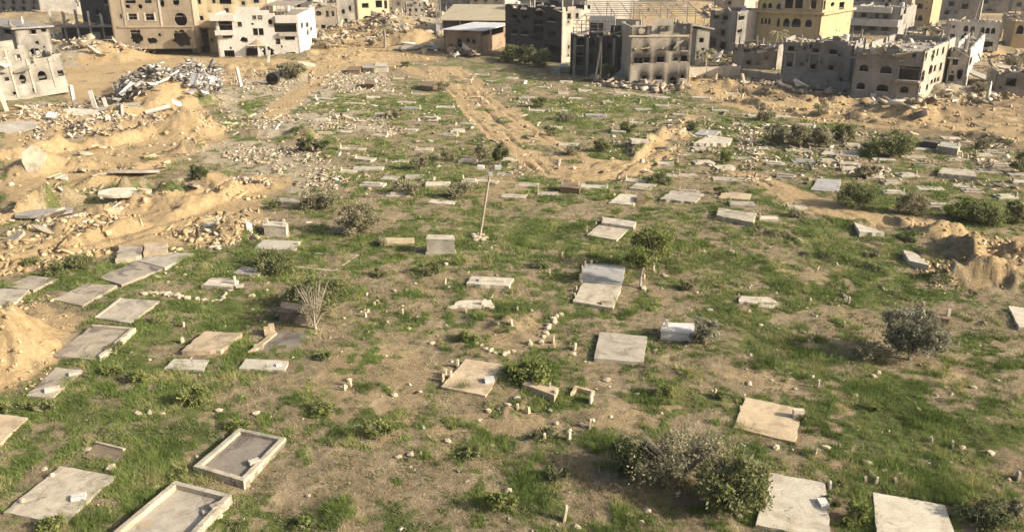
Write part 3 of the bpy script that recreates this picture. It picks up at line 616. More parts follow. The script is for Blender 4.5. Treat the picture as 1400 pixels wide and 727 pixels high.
def frame_ruin(name, label, A, Bx, ang, levels, depth, ncol, mat='concrete', roof_last=True):
    a = math.radians(ang); p = G(*A); z0 = hz(p.x, p.y)-.3
    M = Matrix.Translation((p.x, p.y, z0)) @ Matrix.Rotation(-a, 4, 'Z')
    lo, hi = .5, 90
    for _ in range(40):
        mid = (lo+hi)/2
        if proj(M @ Vector((mid, 0, 0)))[0] > Bx: hi = mid
        else: lo = mid
    W = lo; e = empty(name, (0, 0, 0), label, 'building'); e.matrix_world = M; rr = random.Random(hash(A))
    zs = []
    for ty in levels:
        lo, hi = .2, 60
        for _ in range(40):
            mid = (lo+hi)/2
            if proj(M @ Vector((W/2, 0, mid)))[1] < ty: hi = mid
            else: lo = mid
        zs.append(lo)
    zp = 0
    for k, z in enumerate(zs):
        last = k == len(zs)-1
        if not last or roof_last:
            MB().box(-.3, -.4, z-.28, W+.2, depth, z, .06).build('floor_slab', MAT[mat], e)
        for i in range(ncol):
            for j in range(2):
                x = W*i/(ncol-1)*.96+.1; y = .05 if j == 0 else depth-.6
                hh = z-.283 if (not last or roof_last) else zp+(z-zp)*rr.uniform(.5, 1.1)
                MB().box(x, y, zp+.002, x+.38, y+.38, hh, .02).build('column', MAT['surround' if rr.random() < .6 else mat], e)
        if k < len(zs)-1 or roof_last:
            MB().box(.5, depth*.55, zp+.003, W-.4, depth*.55+.2, z-.285).build('back_wall', MAT['interior'], e)
            for i in range(ncol-1):
                if rr.random() < .4:
                    x = W*i/(ncol-1)*.96+.5; MB().box(x, .2, zp+.003, x+W/(ncol-1)*.6, .38, zp+(z-zp)*rr.uniform(.25, .6), .06).build('infill_wall', MAT['grey'], e)
        zp = z
    g = np.random.default_rng(hash(A) & 0xfff); n = 120
    pos = np.stack([g.uniform(0, W, n), g.uniform(-.2, depth, n), np.array(zs)[g.integers(0, len(zs)-1 if not roof_last else len(zs), n)]+.1], 1)
    tag(obj('slab_debris', chunks_mesh('slab_debris', pos, g.uniform(.25, 1.0, n), g, .4, .9, .2, 1), e, MAT['rubble']), kind='stuff')
    m = MB()
    for k in range(30):
        x, y, z = rr.uniform(0, W), rr.uniform(-.3, depth), rr.choice(zs); m.tube([(x, y, z-.1), (x+rr.uniform(-.3, .3), y-rr.uniform(0, .5), z+rr.uniform(.3, 1.2)), (x+rr.uniform(-.8, .8), y-rr.uniform(.1, .9), z+rr.uniform(-.5, 1.2))], .035, 4)
    tag(m.build('rebar', MAT['steel'], e), kind='stuff')
    return e
frame_ruin('ruined_frame_building', 'gutted concrete frame with bare columns and floor slabs next to tan apartment block', (74, 64), 164, -8, [57, 36, 13], 9, 6, roof_last=False)
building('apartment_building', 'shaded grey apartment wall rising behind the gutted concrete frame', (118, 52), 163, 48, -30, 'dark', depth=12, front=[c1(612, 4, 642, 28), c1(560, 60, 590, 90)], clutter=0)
b = building('apartment_building', 'tall tan apartment block with round shell holes and white framed windows', (160, 77), 270, -4, -45, 'tan', depth=14,
    front=[c1(730, -12, 792, 22), c1(845, -12, 885, 22), c1(730, 26, 764, 54, 'i'), c1(805, 26, 834, 54, 'c'), c1(752, 83, 802, 117), c1(852, 83, 902, 120), c1(1003, -15, 1055, 38, 'i'), c1(1018, 75, 1095, 158, 'c'), c1(1000, 172, 1128, 312, 'i'), c1(750, 165, 842, 266, 'i'),
           c1(850, 220, 928, 260, 'i'), c1(862, 278, 942, 330, 'r'), c1(932, -5, 962, 48, 'i'), c1(922, 196, 942, 217, 'c'), c1(700, 85, 712, 110)], cell=1.2, clutter=0, soot=.25)
for q in ((742, 76, 752, 122), (802, 76, 812, 122), (842, 76, 852, 124), (902, 76, 912, 124)): pbox(b, *c1(*q), -.07, -.003, 'window_surround', 'surround')
pbox(b, *c1(690, 152, 1130, 162), -.18, .02, 'cornice', 'tan'); pbox(b, *c1(930, -20, 940, 152), -.12, .02, 'drain_pipe', 'surround'); pbox(b, *c1(718, -20, 730, 152), -.1, .02, 'pilaster', 'cream')
b = building('apartment_building', 'yellow apartment block standing behind the white house', (268, 73), 372, -8, -40, 'yellow', depth=14, front=[c2(36, 0, 62, 26), c2(50, 95, 77, 122), c2(128, -5, 147, 22), c2(170, -5, 240, 26, 'r'), c2(300, 10, 320, 34), c2(200, 50, 225, 75), c2(60, 170, 110, 320, 'r'), c2(370, -10, 400, 20)], clutter=0)
pbox(b, *c2(20, 120, 150, 160), -1.2, .02, 'balcony', 'tan'); pbox(b, *c2(0, 0, 14, 330), -.3, .02, 'pilaster', 'cream')
b = building('white_house', 'white shell-damaged house with broken porch and glazed rooftop pergola', (300, 79), 411, -5, 21, 'white', sideX=434,
    front=[c2(167, 125, 246, 180, 'r'), c2(190, 204, 246, 224), c2(268, 54, 294, 82), c2(276, 130, 302, 158), c2(360, 82, 386, 116), c2(392, 82, 421, 116), c2(367, 167, 396, 208), c2(400, 167, 429, 208), c2(454, 113, 482, 147, 'c'), c2(490, 137, 630, 190, 'r'), c2(554, 212, 612, 236), c2(499, 227, 527, 261), c2(285, 216, 346, 254, 'i'),
           c2(310, 272, 408, 338, 'i'), c2(414, 272, 498, 336, 'i'), c2(198, 296, 260, 338, 'r'), c2(563, 306, 617, 330)],
    right=[c2(648, 133, 661, 166), c2(677, 132, 693, 161), c2(679, 165, 698, 216, 'i'), c2(702, 158, 714, 182)], profile=[(293, 20.5), (321, 20), (322, 10), (352, 10.5), (360, 15), (376, 18), (378, 21), (411, 20)], clutter=10, cell=.6, tanks=1, parapet=.5)
pbox(b, *c2(120, 85, 262, 122), -.9, -.003, 'balcony_parapet', 'white'); pbox(b, *c2(150, 178, 262, 206), -.8, -.003, 'balcony_parapet', 'white'); pbox(b, *c2(500, 92, 632, 135), -.7, -.003, 'balcony_parapet', 'white'); pbox(b, *c2(520, 190, 632, 212), -.6, -.003, 'balcony_parapet', 'greyold')
e, W, H, D, hr, loc = b
u0, v0 = loc(*c2(345, 265, 0, 0)[:2], 'f'); u1, _ = loc(*c2(455, 265, 0, 0)[:2], 'f'); _, v1 = loc(*c2(400, 228, 0, 0)[:2], 'f')
m = MB(); m.prism([(u0, -1.8), (u1, -1.8), (u1, -.003), (u0, -.003)], v0, v0+.15); m.build('porch_slab', MAT['white'], e)
m = MB(); cu = (u0+u1)/2
for k in range(8): m.poly([(cu, -.9, v1), (cu+(u1-u0)*.48*math.cos(2*math.pi*k/8), -.95+.85*math.sin(2*math.pi*k/8), v0+.152), (cu+(u1-u0)*.48*math.cos(2*math.pi*(k+1)/8), -.95+.85*math.sin(2*math.pi*(k+1)/8), v0+.152)])
m.build('porch_roof', MAT['tan'], e)
for x in (405, 450): q = loc(*c2(x, 300, 0, 0)[:2], 'f')[0]; MB().box(q, -1.6, 0, q+.35, -1.25, v0-.003).build('porch_column', MAT['white'], e)
for k in range(9):
    x = W*(.62+.36*k/8); MB().box(x, .4, hr, x+.1, .5, hr+2.3).build('pergola_post', MAT['steel'], e)
MB().box(W*.6, .3, hr+2.303, W*.99, D*.6, hr+2.45).build('pergola_roof', MAT['steel'], e); m = MB(); m.tube([(W*.4, 2, hr), (W*.4, 2, hr+1.2)], .6, 12); m.build('water_tank', MAT['tank'], e)
building('ruined_house', 'small cream house shell with three narrow windows near the white house', (429, 46), 461, -10, 5, 'cream', depth=8, front=[c2(728, 63, 772, 97, 'i'), c2(794, 65, 810, 102), c2(827, 67, 842, 98), c2(766, 146, 792, 168), c2(793, 148, 848, 188, 'i')], clutter=16, blocks=2)
building('ruined_house', 'narrow stained stucco house between the cream shell and the cream corner house', (462, 44), 487, -14, -8, 'greyold', depth=9, front=[c2(884, 53, 907, 86, 'i'), c2(925, 30, 945, 70, 'i'), c2(900, 110, 920, 140)], clutter=6)
building('cream_house', 'cream corner house with balcony bands behind the palm tree', (490, 38), 534, -22, -14, 'yellow', depth=10, front=[c2(1004, 20, 1044, 48), c2(1008, 90, 1070, 140, 'i'), c2(1084, 4, 1122, 46), c2(1134, 4, 1152, 52), c2(1100, 80, 1120, 115), c2(1140, 90, 1155, 115)], clutter=0)

# --- centre
b = building('warehouse', 'long low warehouse with tan sheet roof beside the lattice mast', (606, 56), 700, 6, 27, 'dark', depth=12, roof=False, clutter=0, front=[c3(460, 108, 580, 138, 'r'), c3(610, 108, 655, 140, 'r'), c3(680, 112, 730, 145, 'r')])
e, W, H, D, hr, loc = b; m = MB(); m.poly([(-1, -1.2, H+.02), (W+.8, -1.2, H+.02), (W+.8, D+10, H+2.2), (-1, D+10, H+2.2)]); m.poly([(-1, D+10, H+2.05), (W+.8, D+10, H+2.05), (W+.8, -1.2, H-.15), (-1, -1.2, H-.15)]); m.poly([(-1, -1.2, H-.15), (W+.8, -1.2, H-.15), (W+.8, -1.2, H+.02), (-1, -1.2, H+.02)]); m.build('roof', MAT['roofsheet'], e)
for k in range(5): x = W*k/4; MB().box(x-.1, -.25, 0, x+.15, -.003, H-.2).build('column', MAT['concrete'], e)
b = building('shed', 'brown brick shed with pale sheet roof in front of the warehouse', (608, 73), 659, 18, 41, 'brick', sideX=697, roof=False, clutter=0, front=[c3(448, 226, 478, 280, 'a'), c3(502, 223, 522, 252, 'c'), c3(536, 230, 555, 260, 'i')], right=[c3(600, 165, 640, 205, 'r'), c3(650, 165, 720, 200, 'r')], soot=.4)
e, W, H, D, hr, loc = b; m = MB(); m.box(-.4, -.8, H+.003, W+.8, D+.3, H+.14); m.build('roof', MAT['sheetwhite'], e)
b = building('burnt_building', 'three storey blackened building with missing corner wall next to the warehouse', (691, 78), 767, 42, 6, 'dark', sideX=806,
    front=[c7(128, 130, 177, 166), c7(218, 134, 277, 168), c7(128, 262, 174, 302), c7(213, 264, 272, 308), c7(166, 168, 208, 212, 'i'), c7(315, 70, 412, 156, 'i'), c7(318, 182, 402, 292, 'r'), c7(334, 316, 354, 362, 'r'), c7(368, 316, 397, 362, 'r'), c7(444, 154, 512, 192), c7(444, 274, 512, 326), c7(412, 388, 560, 478, 'i')],
    right=[c7(616, 120, 647, 167), c7(688, 118, 714, 162)], clutter=24, cell=1.0, soot=.5, tanks=1, blocks=5, roofmat='concrete')
e = b[0]
for ch in e.children:
    if ch.name.startswith('wall'):                     # sunlight on the flank painted in as a paler wall colour
        ch.data.materials.append(MAT['cream'])
        Wb = b[1]
        for pl in ch.data.polygons:
            if abs(pl.center.x-Wb) < .02 or (abs(pl.center.y) < .02 and False): pl.material_index = 1
pbox(b, *c7(90, 36, 220, 46), -.15, .02, 'cornice', 'greyold')
building('ruined_house', 'grey block of flats with empty balconies behind the blackened building', (735, 50), 800, 40, -22, 'concrete', sideX=860, front=[c7(455, 10, 540, 55, 'r'), c7(120, 5, 160, 30)], right=[c7(720, 20, 745, 50)], clutter=10)
b = building('burnt_building', 'soot blackened two storey building under a bare steel roof frame', (779, 102), 860, 24, 47, 'dark', depth=11,
    front=[c7(690, 468, 752, 572, 'r'), c7(700, 328, 762, 402), c7(973, 378, 1002, 442), c7(1013, 378, 1042, 442), c7(795, 348, 862, 412), c7(780, 470, 850, 570, 'i'), c7(1040, 470, 1150, 640, 'i'), c7(900, 480, 960, 560, 'i')], clutter=30, cell=1.0, soot=.6, parapet=.3)
e, W, H, D, hr, loc = b
MB().box(W*.55, D*.6, hr, W*.98, D*.6+.25, hr+2.6).build('rooftop_wall', MAT['cream'], e); MB().box(W*.05, D*.75, hr, W*.5, D*.75+.25, hr+2.9).build('rooftop_wall', MAT['white'], e)
MB().box(W*.28, .9, hr, W*.52, 1.2, hr+2.3, .1).build('rooftop_wall', MAT['dark'], e); MB().box(W*.62, 1.6, hr, W*.97, 1.9, hr+1.8, .15).build('rooftop_wall', MAT['dark'], e)
for k in range(5): x = W*(.05+.22*k); MB().box(x, -.15, 0, x+.5, -.003, H-.4).build('column', MAT['grey'], e)
for k in range(8): x = W*(.02+.135*k); MB().box(x, .5, hr, x+.14, .64, hr+R.uniform(1.5, 3.2)).build('roof_post', MAT['steel'], e)
for k in range(4): z_ = hr+.7+.62*k; MB().box(W*.02, .52, z_, W*(.55+.1*k), .62, z_+.08).build('rail', MAT['steel'], e)
b = building('burnt_building', 'sunlit three storey block with soot stains above its windows', (860, 116), 941, -3, 35, 'cream', depth=11,
    front=[c4(456, 338, 507, 374), c4(511, 336, 547, 370), c4(588, 333, 632, 367), c4(734, 256, 772, 297), c4(729, 326, 767, 362), c4(681, 260, 699, 300, 'i'), c4(582, 443, 620, 469), c4(663, 448, 704, 500, 'a'), c4(500, 443, 532, 469), c4(727, 438, 750, 460), c4(480, 160, 528, 208, 'i'), c4(560, 150, 596, 200, 'r'), c4(604, 148, 648, 182, 'i'), c4(700, 155, 720, 190, 'r'), c4(735, 150, 775, 200, 'i')],
    profile=[(860, 37), (872, 36), (874, 45), (882, 46), (884, 36), (900, 34), (902, 40), (912, 41), (914, 35), (930, 34), (941, 33)], cell=.6, soot=1.15, clutter=40, blocks=6, parapet=2.6, tanks=1)
pbox(b, 860, 48.6, 941.5, 50.6, -.12, .02, 'floor_band', 'cream')
b = building('grey_house', 'thin grey house end with tilted roof slab beside the soot stained block', (949, 89), 967, -12, 40, 'greyold', depth=7, front=[c4(838, 223, 864, 252), c4(815, 300, 835, 345, 'r')], clutter=4, roof=False)
e, W, H, D, hr, loc = b; m = MB(); m.poly([(-2.6, -.5, H+1.2), (W+.6, -.5, H+.1), (W+.6, D, H+.1), (-2.6, D, H+1.2)]); m.poly([(-2.6, D, H+.95), (W+.6, D, H-.15), (W+.6, -.5, H-.15), (-2.6, -.5, H+.95)]); m.poly([(-2.6, -.5, H+.95), (W+.6, -.5, H-.15), (W+.6, -.5, H+.1), (-2.6, -.5, H+1.2)]); m.build('roof_slab', MAT['roof'], e)
# bare steel roof structure over the burnt yard
A_, B_ = G(800, 84), G(962, 84); z0 = 8.6
e = empty('steel_roof_frame', (A_.x, A_.y, 0), 'bare steel roof frame of thin parallel joists above the burnt buildings', 'roof frame')
Lx, Ly = (B_-A_).length*.98, 17
for k in range(8): y = Ly*k/7; MB().box(0, y, z0+.10*y, Lx, y+.1, z0+.10*y+.14).build('joist', MAT['steel'], e)
for k in range(9): x = Lx*k/8; m = MB(); m.tube([(x, 0, z0-.1), (x, Ly, z0+1.7-.1)], .09, 5); m.build('rafter', MAT['steel'], e)
for k in range(5):
    for y in (.1, Ly*.5, Ly-.1): x = Lx*k/4; m = MB(); m.tube([(x, y, 0), (x, y, z0+.1*y)], .1, 6); m.build('post', MAT['steel'], e)

def yard_wall(label, pts, h, mat, t=.25, holes=()):
    e = None
    P = [G(*p) for p in pts]; e = empty('boundary_wall', P[0], label, 'wall')
    for k in range(len(P)-1):
        a, b_ = P[k]-P[0], P[k+1]-P[0]; d = (b_-a); L = d.length; d.normalize(); n_ = Vector((-d.y, d.x, 0)); z = min(hz(*P[k][:2]), hz(*P[k+1][:2]))-.2
        nseg = max(1, int(L/3.2))
        for q in range(nseg):
            s0, s1 = L*q/nseg, L*(q+1)/nseg; hh = h*R.uniform(.93, 1.04)
            for (p0, p1, z0_, z1_, tt) in ((s0, s0+.3, z, z+hh+.15, t+.1), (s0+.303, s1-.003, z, z+hh, t)):
                c = [a+d*p0-n_*tt/2, a+d*p1-n_*tt/2, a+d*p1+n_*tt/2, a+d*p0+n_*tt/2]
                MB().prism([(v.x, v.y) for v in c], z0_, z1_).build('pier' if tt > t else 'wall_panel', MAT[mat], e)
    return e
yard_wall('cream boundary wall running out from the soot stained block', [(941, 106), (1012, 103)], 1.9, 'cream')
yard_wall('low dark ruined wall before the soot blackened building', [(822, 118), (898, 123)], 1.0, 'grey')
yard_wall('low grey wall along the foot of the long grey building', [(1012, 106), (1062, 112), (1162, 124)], 1.6, 'grey')

# --- right
building('grey_house', 'grey three storey house with sunlit flank behind the cream boundary wall', (967, 72), 1003, 42, 14, 'concrete', sideX=1037, front=[c4(923, 86, 952, 112), c4(976, 91, 1005, 119), c4(958, 168, 992, 217, 'i'), c4(898, 222, 937, 282, 'r'), c4(953, 238, 1002, 292, 'i')], right=[c4(1067, 95, 1102, 120), c4(1056, 170, 1092, 197, 'i')], clutter=16, tanks=1)
building('ruined_house', 'low broken house with white door posts near the date palms', (1000, 92), 1060, 30, 60, 'grey', depth=7, front=[c5(110, 405, 130, 465, 'r'), c5(190, 400, 300, 460, 'i'), c5(5, 390, 60, 450, 'i'), c5(130, 535, 172, 570)], clutter=30, blocks=5, cell=.8)
building('ruined_house', 'small roofless grey house with two square windows behind the date palms', (1017, 66), 1052, 30, 43, 'grey', depth=6, front=[c5(150, 305, 190, 345), c5(240, 305, 270, 340)], clutter=12)
b = building('arched_building', 'large tan building with pointed arches and a blank yellow sunlit end wall', (1030, 70), 1116, 38, -30, 'ochre', sideX=1158,
    front=[c5(455, 163, 512, 237, 'a'), c5(530, 163, 612, 242, 'a'), c5(648, 173, 708, 242, 'a'), c5(273, 28, 307, 76, 'a'), c5(323, 28, 357, 76, 'a'), c5(396, 33, 437, 82, 'a'), c5(258, 160, 280, 215, 'a'), c5(290, 160, 312, 215, 'a'), c5(322, 160, 345, 215, 'a'), c5(470, -5, 542, 76, 'r'), c5(560, -5, 627, 76, 'r'), c5(698, 5, 747, 80, 'r'), c5(195, 160, 225, 240, 'i'), c5(400, 160, 425, 240, 'a')],
    right=[c5(788, 8, 828, 92), c5(873, 20, 907, 62, 'c'), c5(948, 20, 992, 96)], clutter=0)
e, W, H, D, hr, loc = b; _, v1 = loc(1137, 15.5, 'r'); _, v0 = loc(1137, 18.5, 'r'); MB().box(-.5, -.6, v0, W+.7, D+.4, v1).build('cornice', MAT['ochre'], e)
for x in (440, 640): pbox(b, *c5(x, -5, x+22, 82), -.25, .02, 'pilaster', 'cream')
b = building('grey_building', 'long grey two storey building in shade with small square windows', (1066, 112), 1160, 30, 53, 'concrete', depth=9,
    front=[c5(498, 408, 552, 452), c5(713, 428, 767, 472), c5(863, 438, 932, 482), c5(488, 548, 532, 592), c5(698, 563, 742, 612), c5(853, 578, 897, 622), c5(633, 416, 654, 442), c5(688, 376, 714, 432, 'i'), c5(610, 558, 632, 577)], clutter=40, tanks=1, blocks=3)
for x in (470, 550, 680, 770): pbox(b, *c5(x, 455, x+14, 600), -.12, .02, 'pilaster', 'concrete')
pbox(b, *c5(480, 455, 560, 468), -.5, -.003, 'window_ledge', 'concrete'); pbox(b, *c5(690, 465, 780, 478), -.5, -.003, 'window_ledge', 'concrete')
b = building('apartment_building', 'three storey grey block with arched windows and a bright shell-torn flank', (1161, 133), 1252, 36, 64, 'concrete', sideX=1295,
    front=[c6(128, 453, 192, 502, 'a'), c6(273, 463, 357, 517, 'a'), c6(400, 466, 546, 572, 'r'), c6(108, 578, 167, 627, 'a'), c6(248, 590, 332, 642, 'a'), c6(413, 606, 472, 652, 'a'), c6(103, 333, 157, 377, 'r'), c6(203, 338, 292, 390, 'r'), c6(463, 355, 527, 407, 'r'), c6(373, 358, 412, 417, 'i')],
    right=[c6(579, 363, 604, 432, 'i'), c6(631, 333, 656, 432, 'i'), c6(669, 343, 681, 392), c6(707, 333, 721, 377), c6(552, 498, 583, 572, 'a'), c6(611, 453, 643, 527, 'i'), c6(649, 458, 663, 502), c6(689, 443, 704, 492), c6(626, 560, 641, 590), c6(649, 548, 663, 580), c6(671, 543, 686, 572), c6(594, 595, 608, 629), c6(638, 588, 702, 682, 'i'), c6(539, 608, 554, 652)], clutter=60, cell=1.0, soot=.15, blocks=5, parapet=1.0)
e = b[0]
for ch in e.children:
    if ch.name.startswith('wall'):
        ch.data.materials.append(MAT['cream'])  # sunlit side: its brightness is put into a paler wall material
        for pl in ch.data.polygons:
            if abs(pl.center.x-b[1]) < .02: pl.material_index = 1
pbox(b, *c6(385, 560, 552, 575), -.9, -.003, 'balcony', 'concrete'); pbox(b, *c6(62, 415, 560, 425), -.1, -.003, 'floor_band', 'concrete'); pbox(b, *c6(205, 655, 245, 690), -.35, -.003, 'air_conditioner', 'tank'); pbox(b, *c6(392, 340, 404, 700), -.1, -.003, 'pilaster', 'concrete')
pbox(b, *c6(203, 338, 292, 388), .3, .36, 'shutter', 'sheetwhite'); pbox(b, *c6(103, 335, 150, 375), .3, .36, 'shutter', 'sheetwhite')
b = building('ruined_house', 'narrow pale house with open top floor right behind the arched grey block', (1291, 120), 1317, 32, 66, 'white', sideX=1338, front=[c6(750, 416, 817, 457), c6(731, 526, 789, 570), c6(806, 473, 857, 562, 'i')], right=[c6(899, 408, 914, 452), c6(874, 448, 889, 492, 'i'), c6(905, 480, 925, 540, 'i')], clutter=16, blocks=8, cell=1.0)
pbox(b, *c6(745, 402, 835, 412), -.4, -.003, 'window_ledge', 'white')
for x in (735, 800, 875): pbox(b, *c6(x, 262, x+16, 345), -.02, .3, 'column', 'white')
b = building('white_house', 'white house with a row of small arched windows and dark roof', (1291, 70), 1363, 24, 29, 'white', sideX=1369, front=[c6(858, 181, 890, 224, 'a'), c6(906, 186, 937, 227, 'a'), c6(973, 191, 1005, 234, 'a'), c6(1010, 195, 1042, 237, 'a'), c6(1050, 197, 1080, 239, 'a'), c6(750, 178, 770, 197), c6(778, 180, 797, 199), c6(830, 226, 905, 330, 'i'), c6(950, 286, 1072, 338, 'i'), c6(755, 240, 790, 330, 'r')], clutter=6, roofmat='dark', parapet=.2)
pbox(b, *c6(980, 268, 1050, 276), -.4, -.003, 'window_ledge', 'white')
b = building('apartment_building', 'grey white apartment block with pale balcony bands and torn bright flank', (1163, 46), 1226, 36, 8, 'concrete', sideX=1248, front=[c6(138, 93, 177, 124), c6(238, 98, 264, 132), c6(293, 103, 332, 135), c6(93, 176, 162, 217, 'r'), c6(193, 173, 247, 217, 'r'), c6(283, 183, 332, 222)], right=[c6(348, 53, 377, 152, 'i'), c6(393, 113, 427, 142, 'r'), c6(440, 60, 455, 100)], clutter=24, tanks=2)
pbox(b, *c6(76, 47, 360, 88), -.8, -.003, 'balcony', 'white'); pbox(b, *c6(70, 135, 405, 184), -.9, -.003, 'balcony', 'white')
building('yellow_house', 'small ochre house with arched doors behind the banded apartment block', (1246, 38), 1269, 36, -14, 'ochre', sideX=1282, front=[c6(508, 28, 572, 64), c6(496, 103, 532, 142, 'a'), c6(538, 106, 570, 152, 'a')], right=[c6(612, 40, 625, 80)], clutter=0)
building('grey_house', 'plain grey house with square windows behind the white arched house', (1277, 27), 1338, 30, -18, 'concrete', depth=10, front=[c6(753, 13, 792, 44), c6(843, 28, 887, 67), c6(723, 73, 757, 102)], clutter=0)
building('grey_house', 'far grey house with flat roof beyond the rubble slope', (1336, 18), 1378, 26, -18, 'grey', depth=10, front=[c6(990, 5, 1030, 30), c6(1010, 60, 1060, 80, 'i')], clutter=0)
building('grey_house', 'far brown grey house above the ochre arched house', (1382, 16), 1440, 20, -14, 'concrete', depth=10, front=[c6(1230, 20, 1262, 50)], clutter=0)
building('ochre_house', 'ochre house with one tall arched window by the rubble slope', (1379, 66), 1425, 18, 27, 'ochre', depth=8, front=[c6(1228, 178, 1278, 242, 'a')], clutter=12)
building('grey_house', 'low grey house with one barred window among the rubble', (1357, 130), 1430, 20, 98, 'grey', depth=8, front=[c6(1153, 550, 1227, 605)], clutter=30)
# --- far blocks beyond
for k, (ax, ay, bw, an, tp, mt) in enumerate([(872, 34, 30, 20, 16, 'greyold'), (925, 30, 26, -8, 10, 'concrete'), (900, 50, 24, 30, 34, 'grey'), (556, 26, 24, -10, 4, 'greyold'), (584, 34, 20, 12, 16, 'concrete'), (470, 22, 22, -12, 2, 'cream'), (118, 34, 30, -10, 14, 'greyold'), (60, 26, 40, 10, 4, 'concrete'), (8, 22, 36, -12, -4, 'grey'), (1340, 52, 28, 20, 34, 'concrete'), (1372, 40, 26, 24, 20, 'greyold'), (1310, 92, 0, 0, 0, ''), (1050, 62, 20, 34, 44, 'grey'), (1235, 60, 26, 30, 40, 'concrete'), (1270, 56, 22, 30, 36, 'greyold'), (440, 30, 18, -8, 14, 'concrete'), (540, 52, 20, -14, 36, 'cream')]):
    if not bw: continue
    ops = [(ax+3+i*8, ay-6-j*8, ax+6.5+i*8, ay-1.5-j*8, R.choice('wiir')) for i in range(bw//8) for j in range(max(1, (ay-tp)//9))]
    e = building('ruined_house', 'x', (ax, ay), ax+bw, an, tp, mt, depth=8, front=ops, clutter=24, blocks=3, ragged=1.6)[0]; e['group'] = 'small ruined houses in the streets behind'
FAR = [((-60, 30), 60, 30, -10, 'grey'), ((372, 26), 430, 8, -16, 'concrete'), ((430, 10), 480, -10, -20, 'cream'), ((536, 14), 575, 10, -16, 'cream'), ((600, 16), 640, 20, -14, 'concrete'), ((642, 18), 690, 24, -12, 'greyold'), ((700, 4), 760, 30, -30, 'concrete'), ((812, 8), 860, 28, -24, 'grey'), ((870, 2), 925, 10, -26, 'grey'), ((975, 22), 1016, 34, -4, 'cream'), ((1165, 8), 1205, 30, -24, 'grey'), ((1208, 10), 1245, 30, -26, 'concrete'), ((1290, 2), 1335, 30, -28, 'cream'), ((985, 2), 1030, 30, -22, 'concrete')]
FL = ['at the far left above the rubble hill', 'partly hidden by the white house roof', 'behind the small cream house shell', 'right of the cream corner house', 'left of the lattice mast top', 'behind the warehouse roof', 'behind the blackened three storey building', 'behind the bare steel roof frame', 'on the far sandy rise', 'with pale flat roof behind the grey three storey house', 'behind the banded apartment block', 'behind the small ochre house', 'behind the plain grey house', 'beyond the arched tan building']
for k, ((A, Bx, an, tp, mt), fl) in enumerate(zip(FAR, FL)):
    ax, ay = A; wdt = Bx-ax; ops = []
    for i in range(max(2, int(wdt/14))):
        for j in range(4):
            x = ax+6+i*14; y = ay-8-j*9
            if y > tp+3 and R.random() < .8: ops.append((x, y-3, x+4.5, y+2, R.choice('wwwi')))
    building('distant_building', 'distant %s building %s' % ({'grey': 'grey', 'concrete': 'weathered grey', 'cream': 'cream', 'greyold': 'stained pale'}[mt], fl), A, Bx, an, tp, mt, depth=11, front=ops, clutter=8)

# ------------------------------------------------------------------ graves
def gmax(pts): v = sorted(hz(p.x, p.y) for p in pts); return v[len(v)//2]
def outline_jit(q, seg, j, rr):
    out = []
    for k in range(4):
        a, b_ = q[k], q[(k+1) % 4]; n_ = max(2, int((b_-a).length/seg))
        for i in range(n_):
            p = a.lerp(b_, i/n_); c = j*(.4 if i == 0 else 1.0)
            out.append((p.x+rr.uniform(-c, c), p.y+rr.uniform(-c, c)))
    return out
def head_profile(wd, h, kind, rr):
    if kind == 'round': return [(-wd/2, 0), (wd/2, 0)] + [(wd/2*math.cos(t*math.pi/6), h-wd/2+wd/2*math.sin(t*math.pi/6)) for t in range(7)]
    if kind == 'point': return [(-wd/2, 0), (wd/2, 0), (wd/2, h*.75), (0, h), (-wd/2, h*.75)]
    return [(-wd/2*rr.uniform(.9, 1.1), 0), (wd/2, 0), (wd/2*rr.uniform(.7, 1), h*rr.uniform(.55, .9)), (wd*.12, h), (-wd*.3, h*rr.uniform(.8, 1)), (-wd/2*rr.uniform(.7, 1), h*.55)]
def upright(m, x, y, z, wd, h, t, rz, kind='rough', rr=R, leanx=0):
    pr = head_profile(wd, h, kind, rr); c, s_ = math.cos(rz), math.sin(rz); i = len(m.v); n = len(pr)
    for dd in (-t/2, t/2):
        for (u, v) in pr: uu = u; w_ = dd*(1-.25*v/h)+leanx*v; m.v.append((x+uu*c-w_*s_, y+uu*s_+w_*c, z+v))
    m.f += [tuple(i+k for k in range(n)), tuple(i+2*n-1-k for k in range(n))] + [(i+k, i+n+k, i+n+(k+1) % n, i+(k+1) % n) for k in range(n)]
    return m
QUADS = []
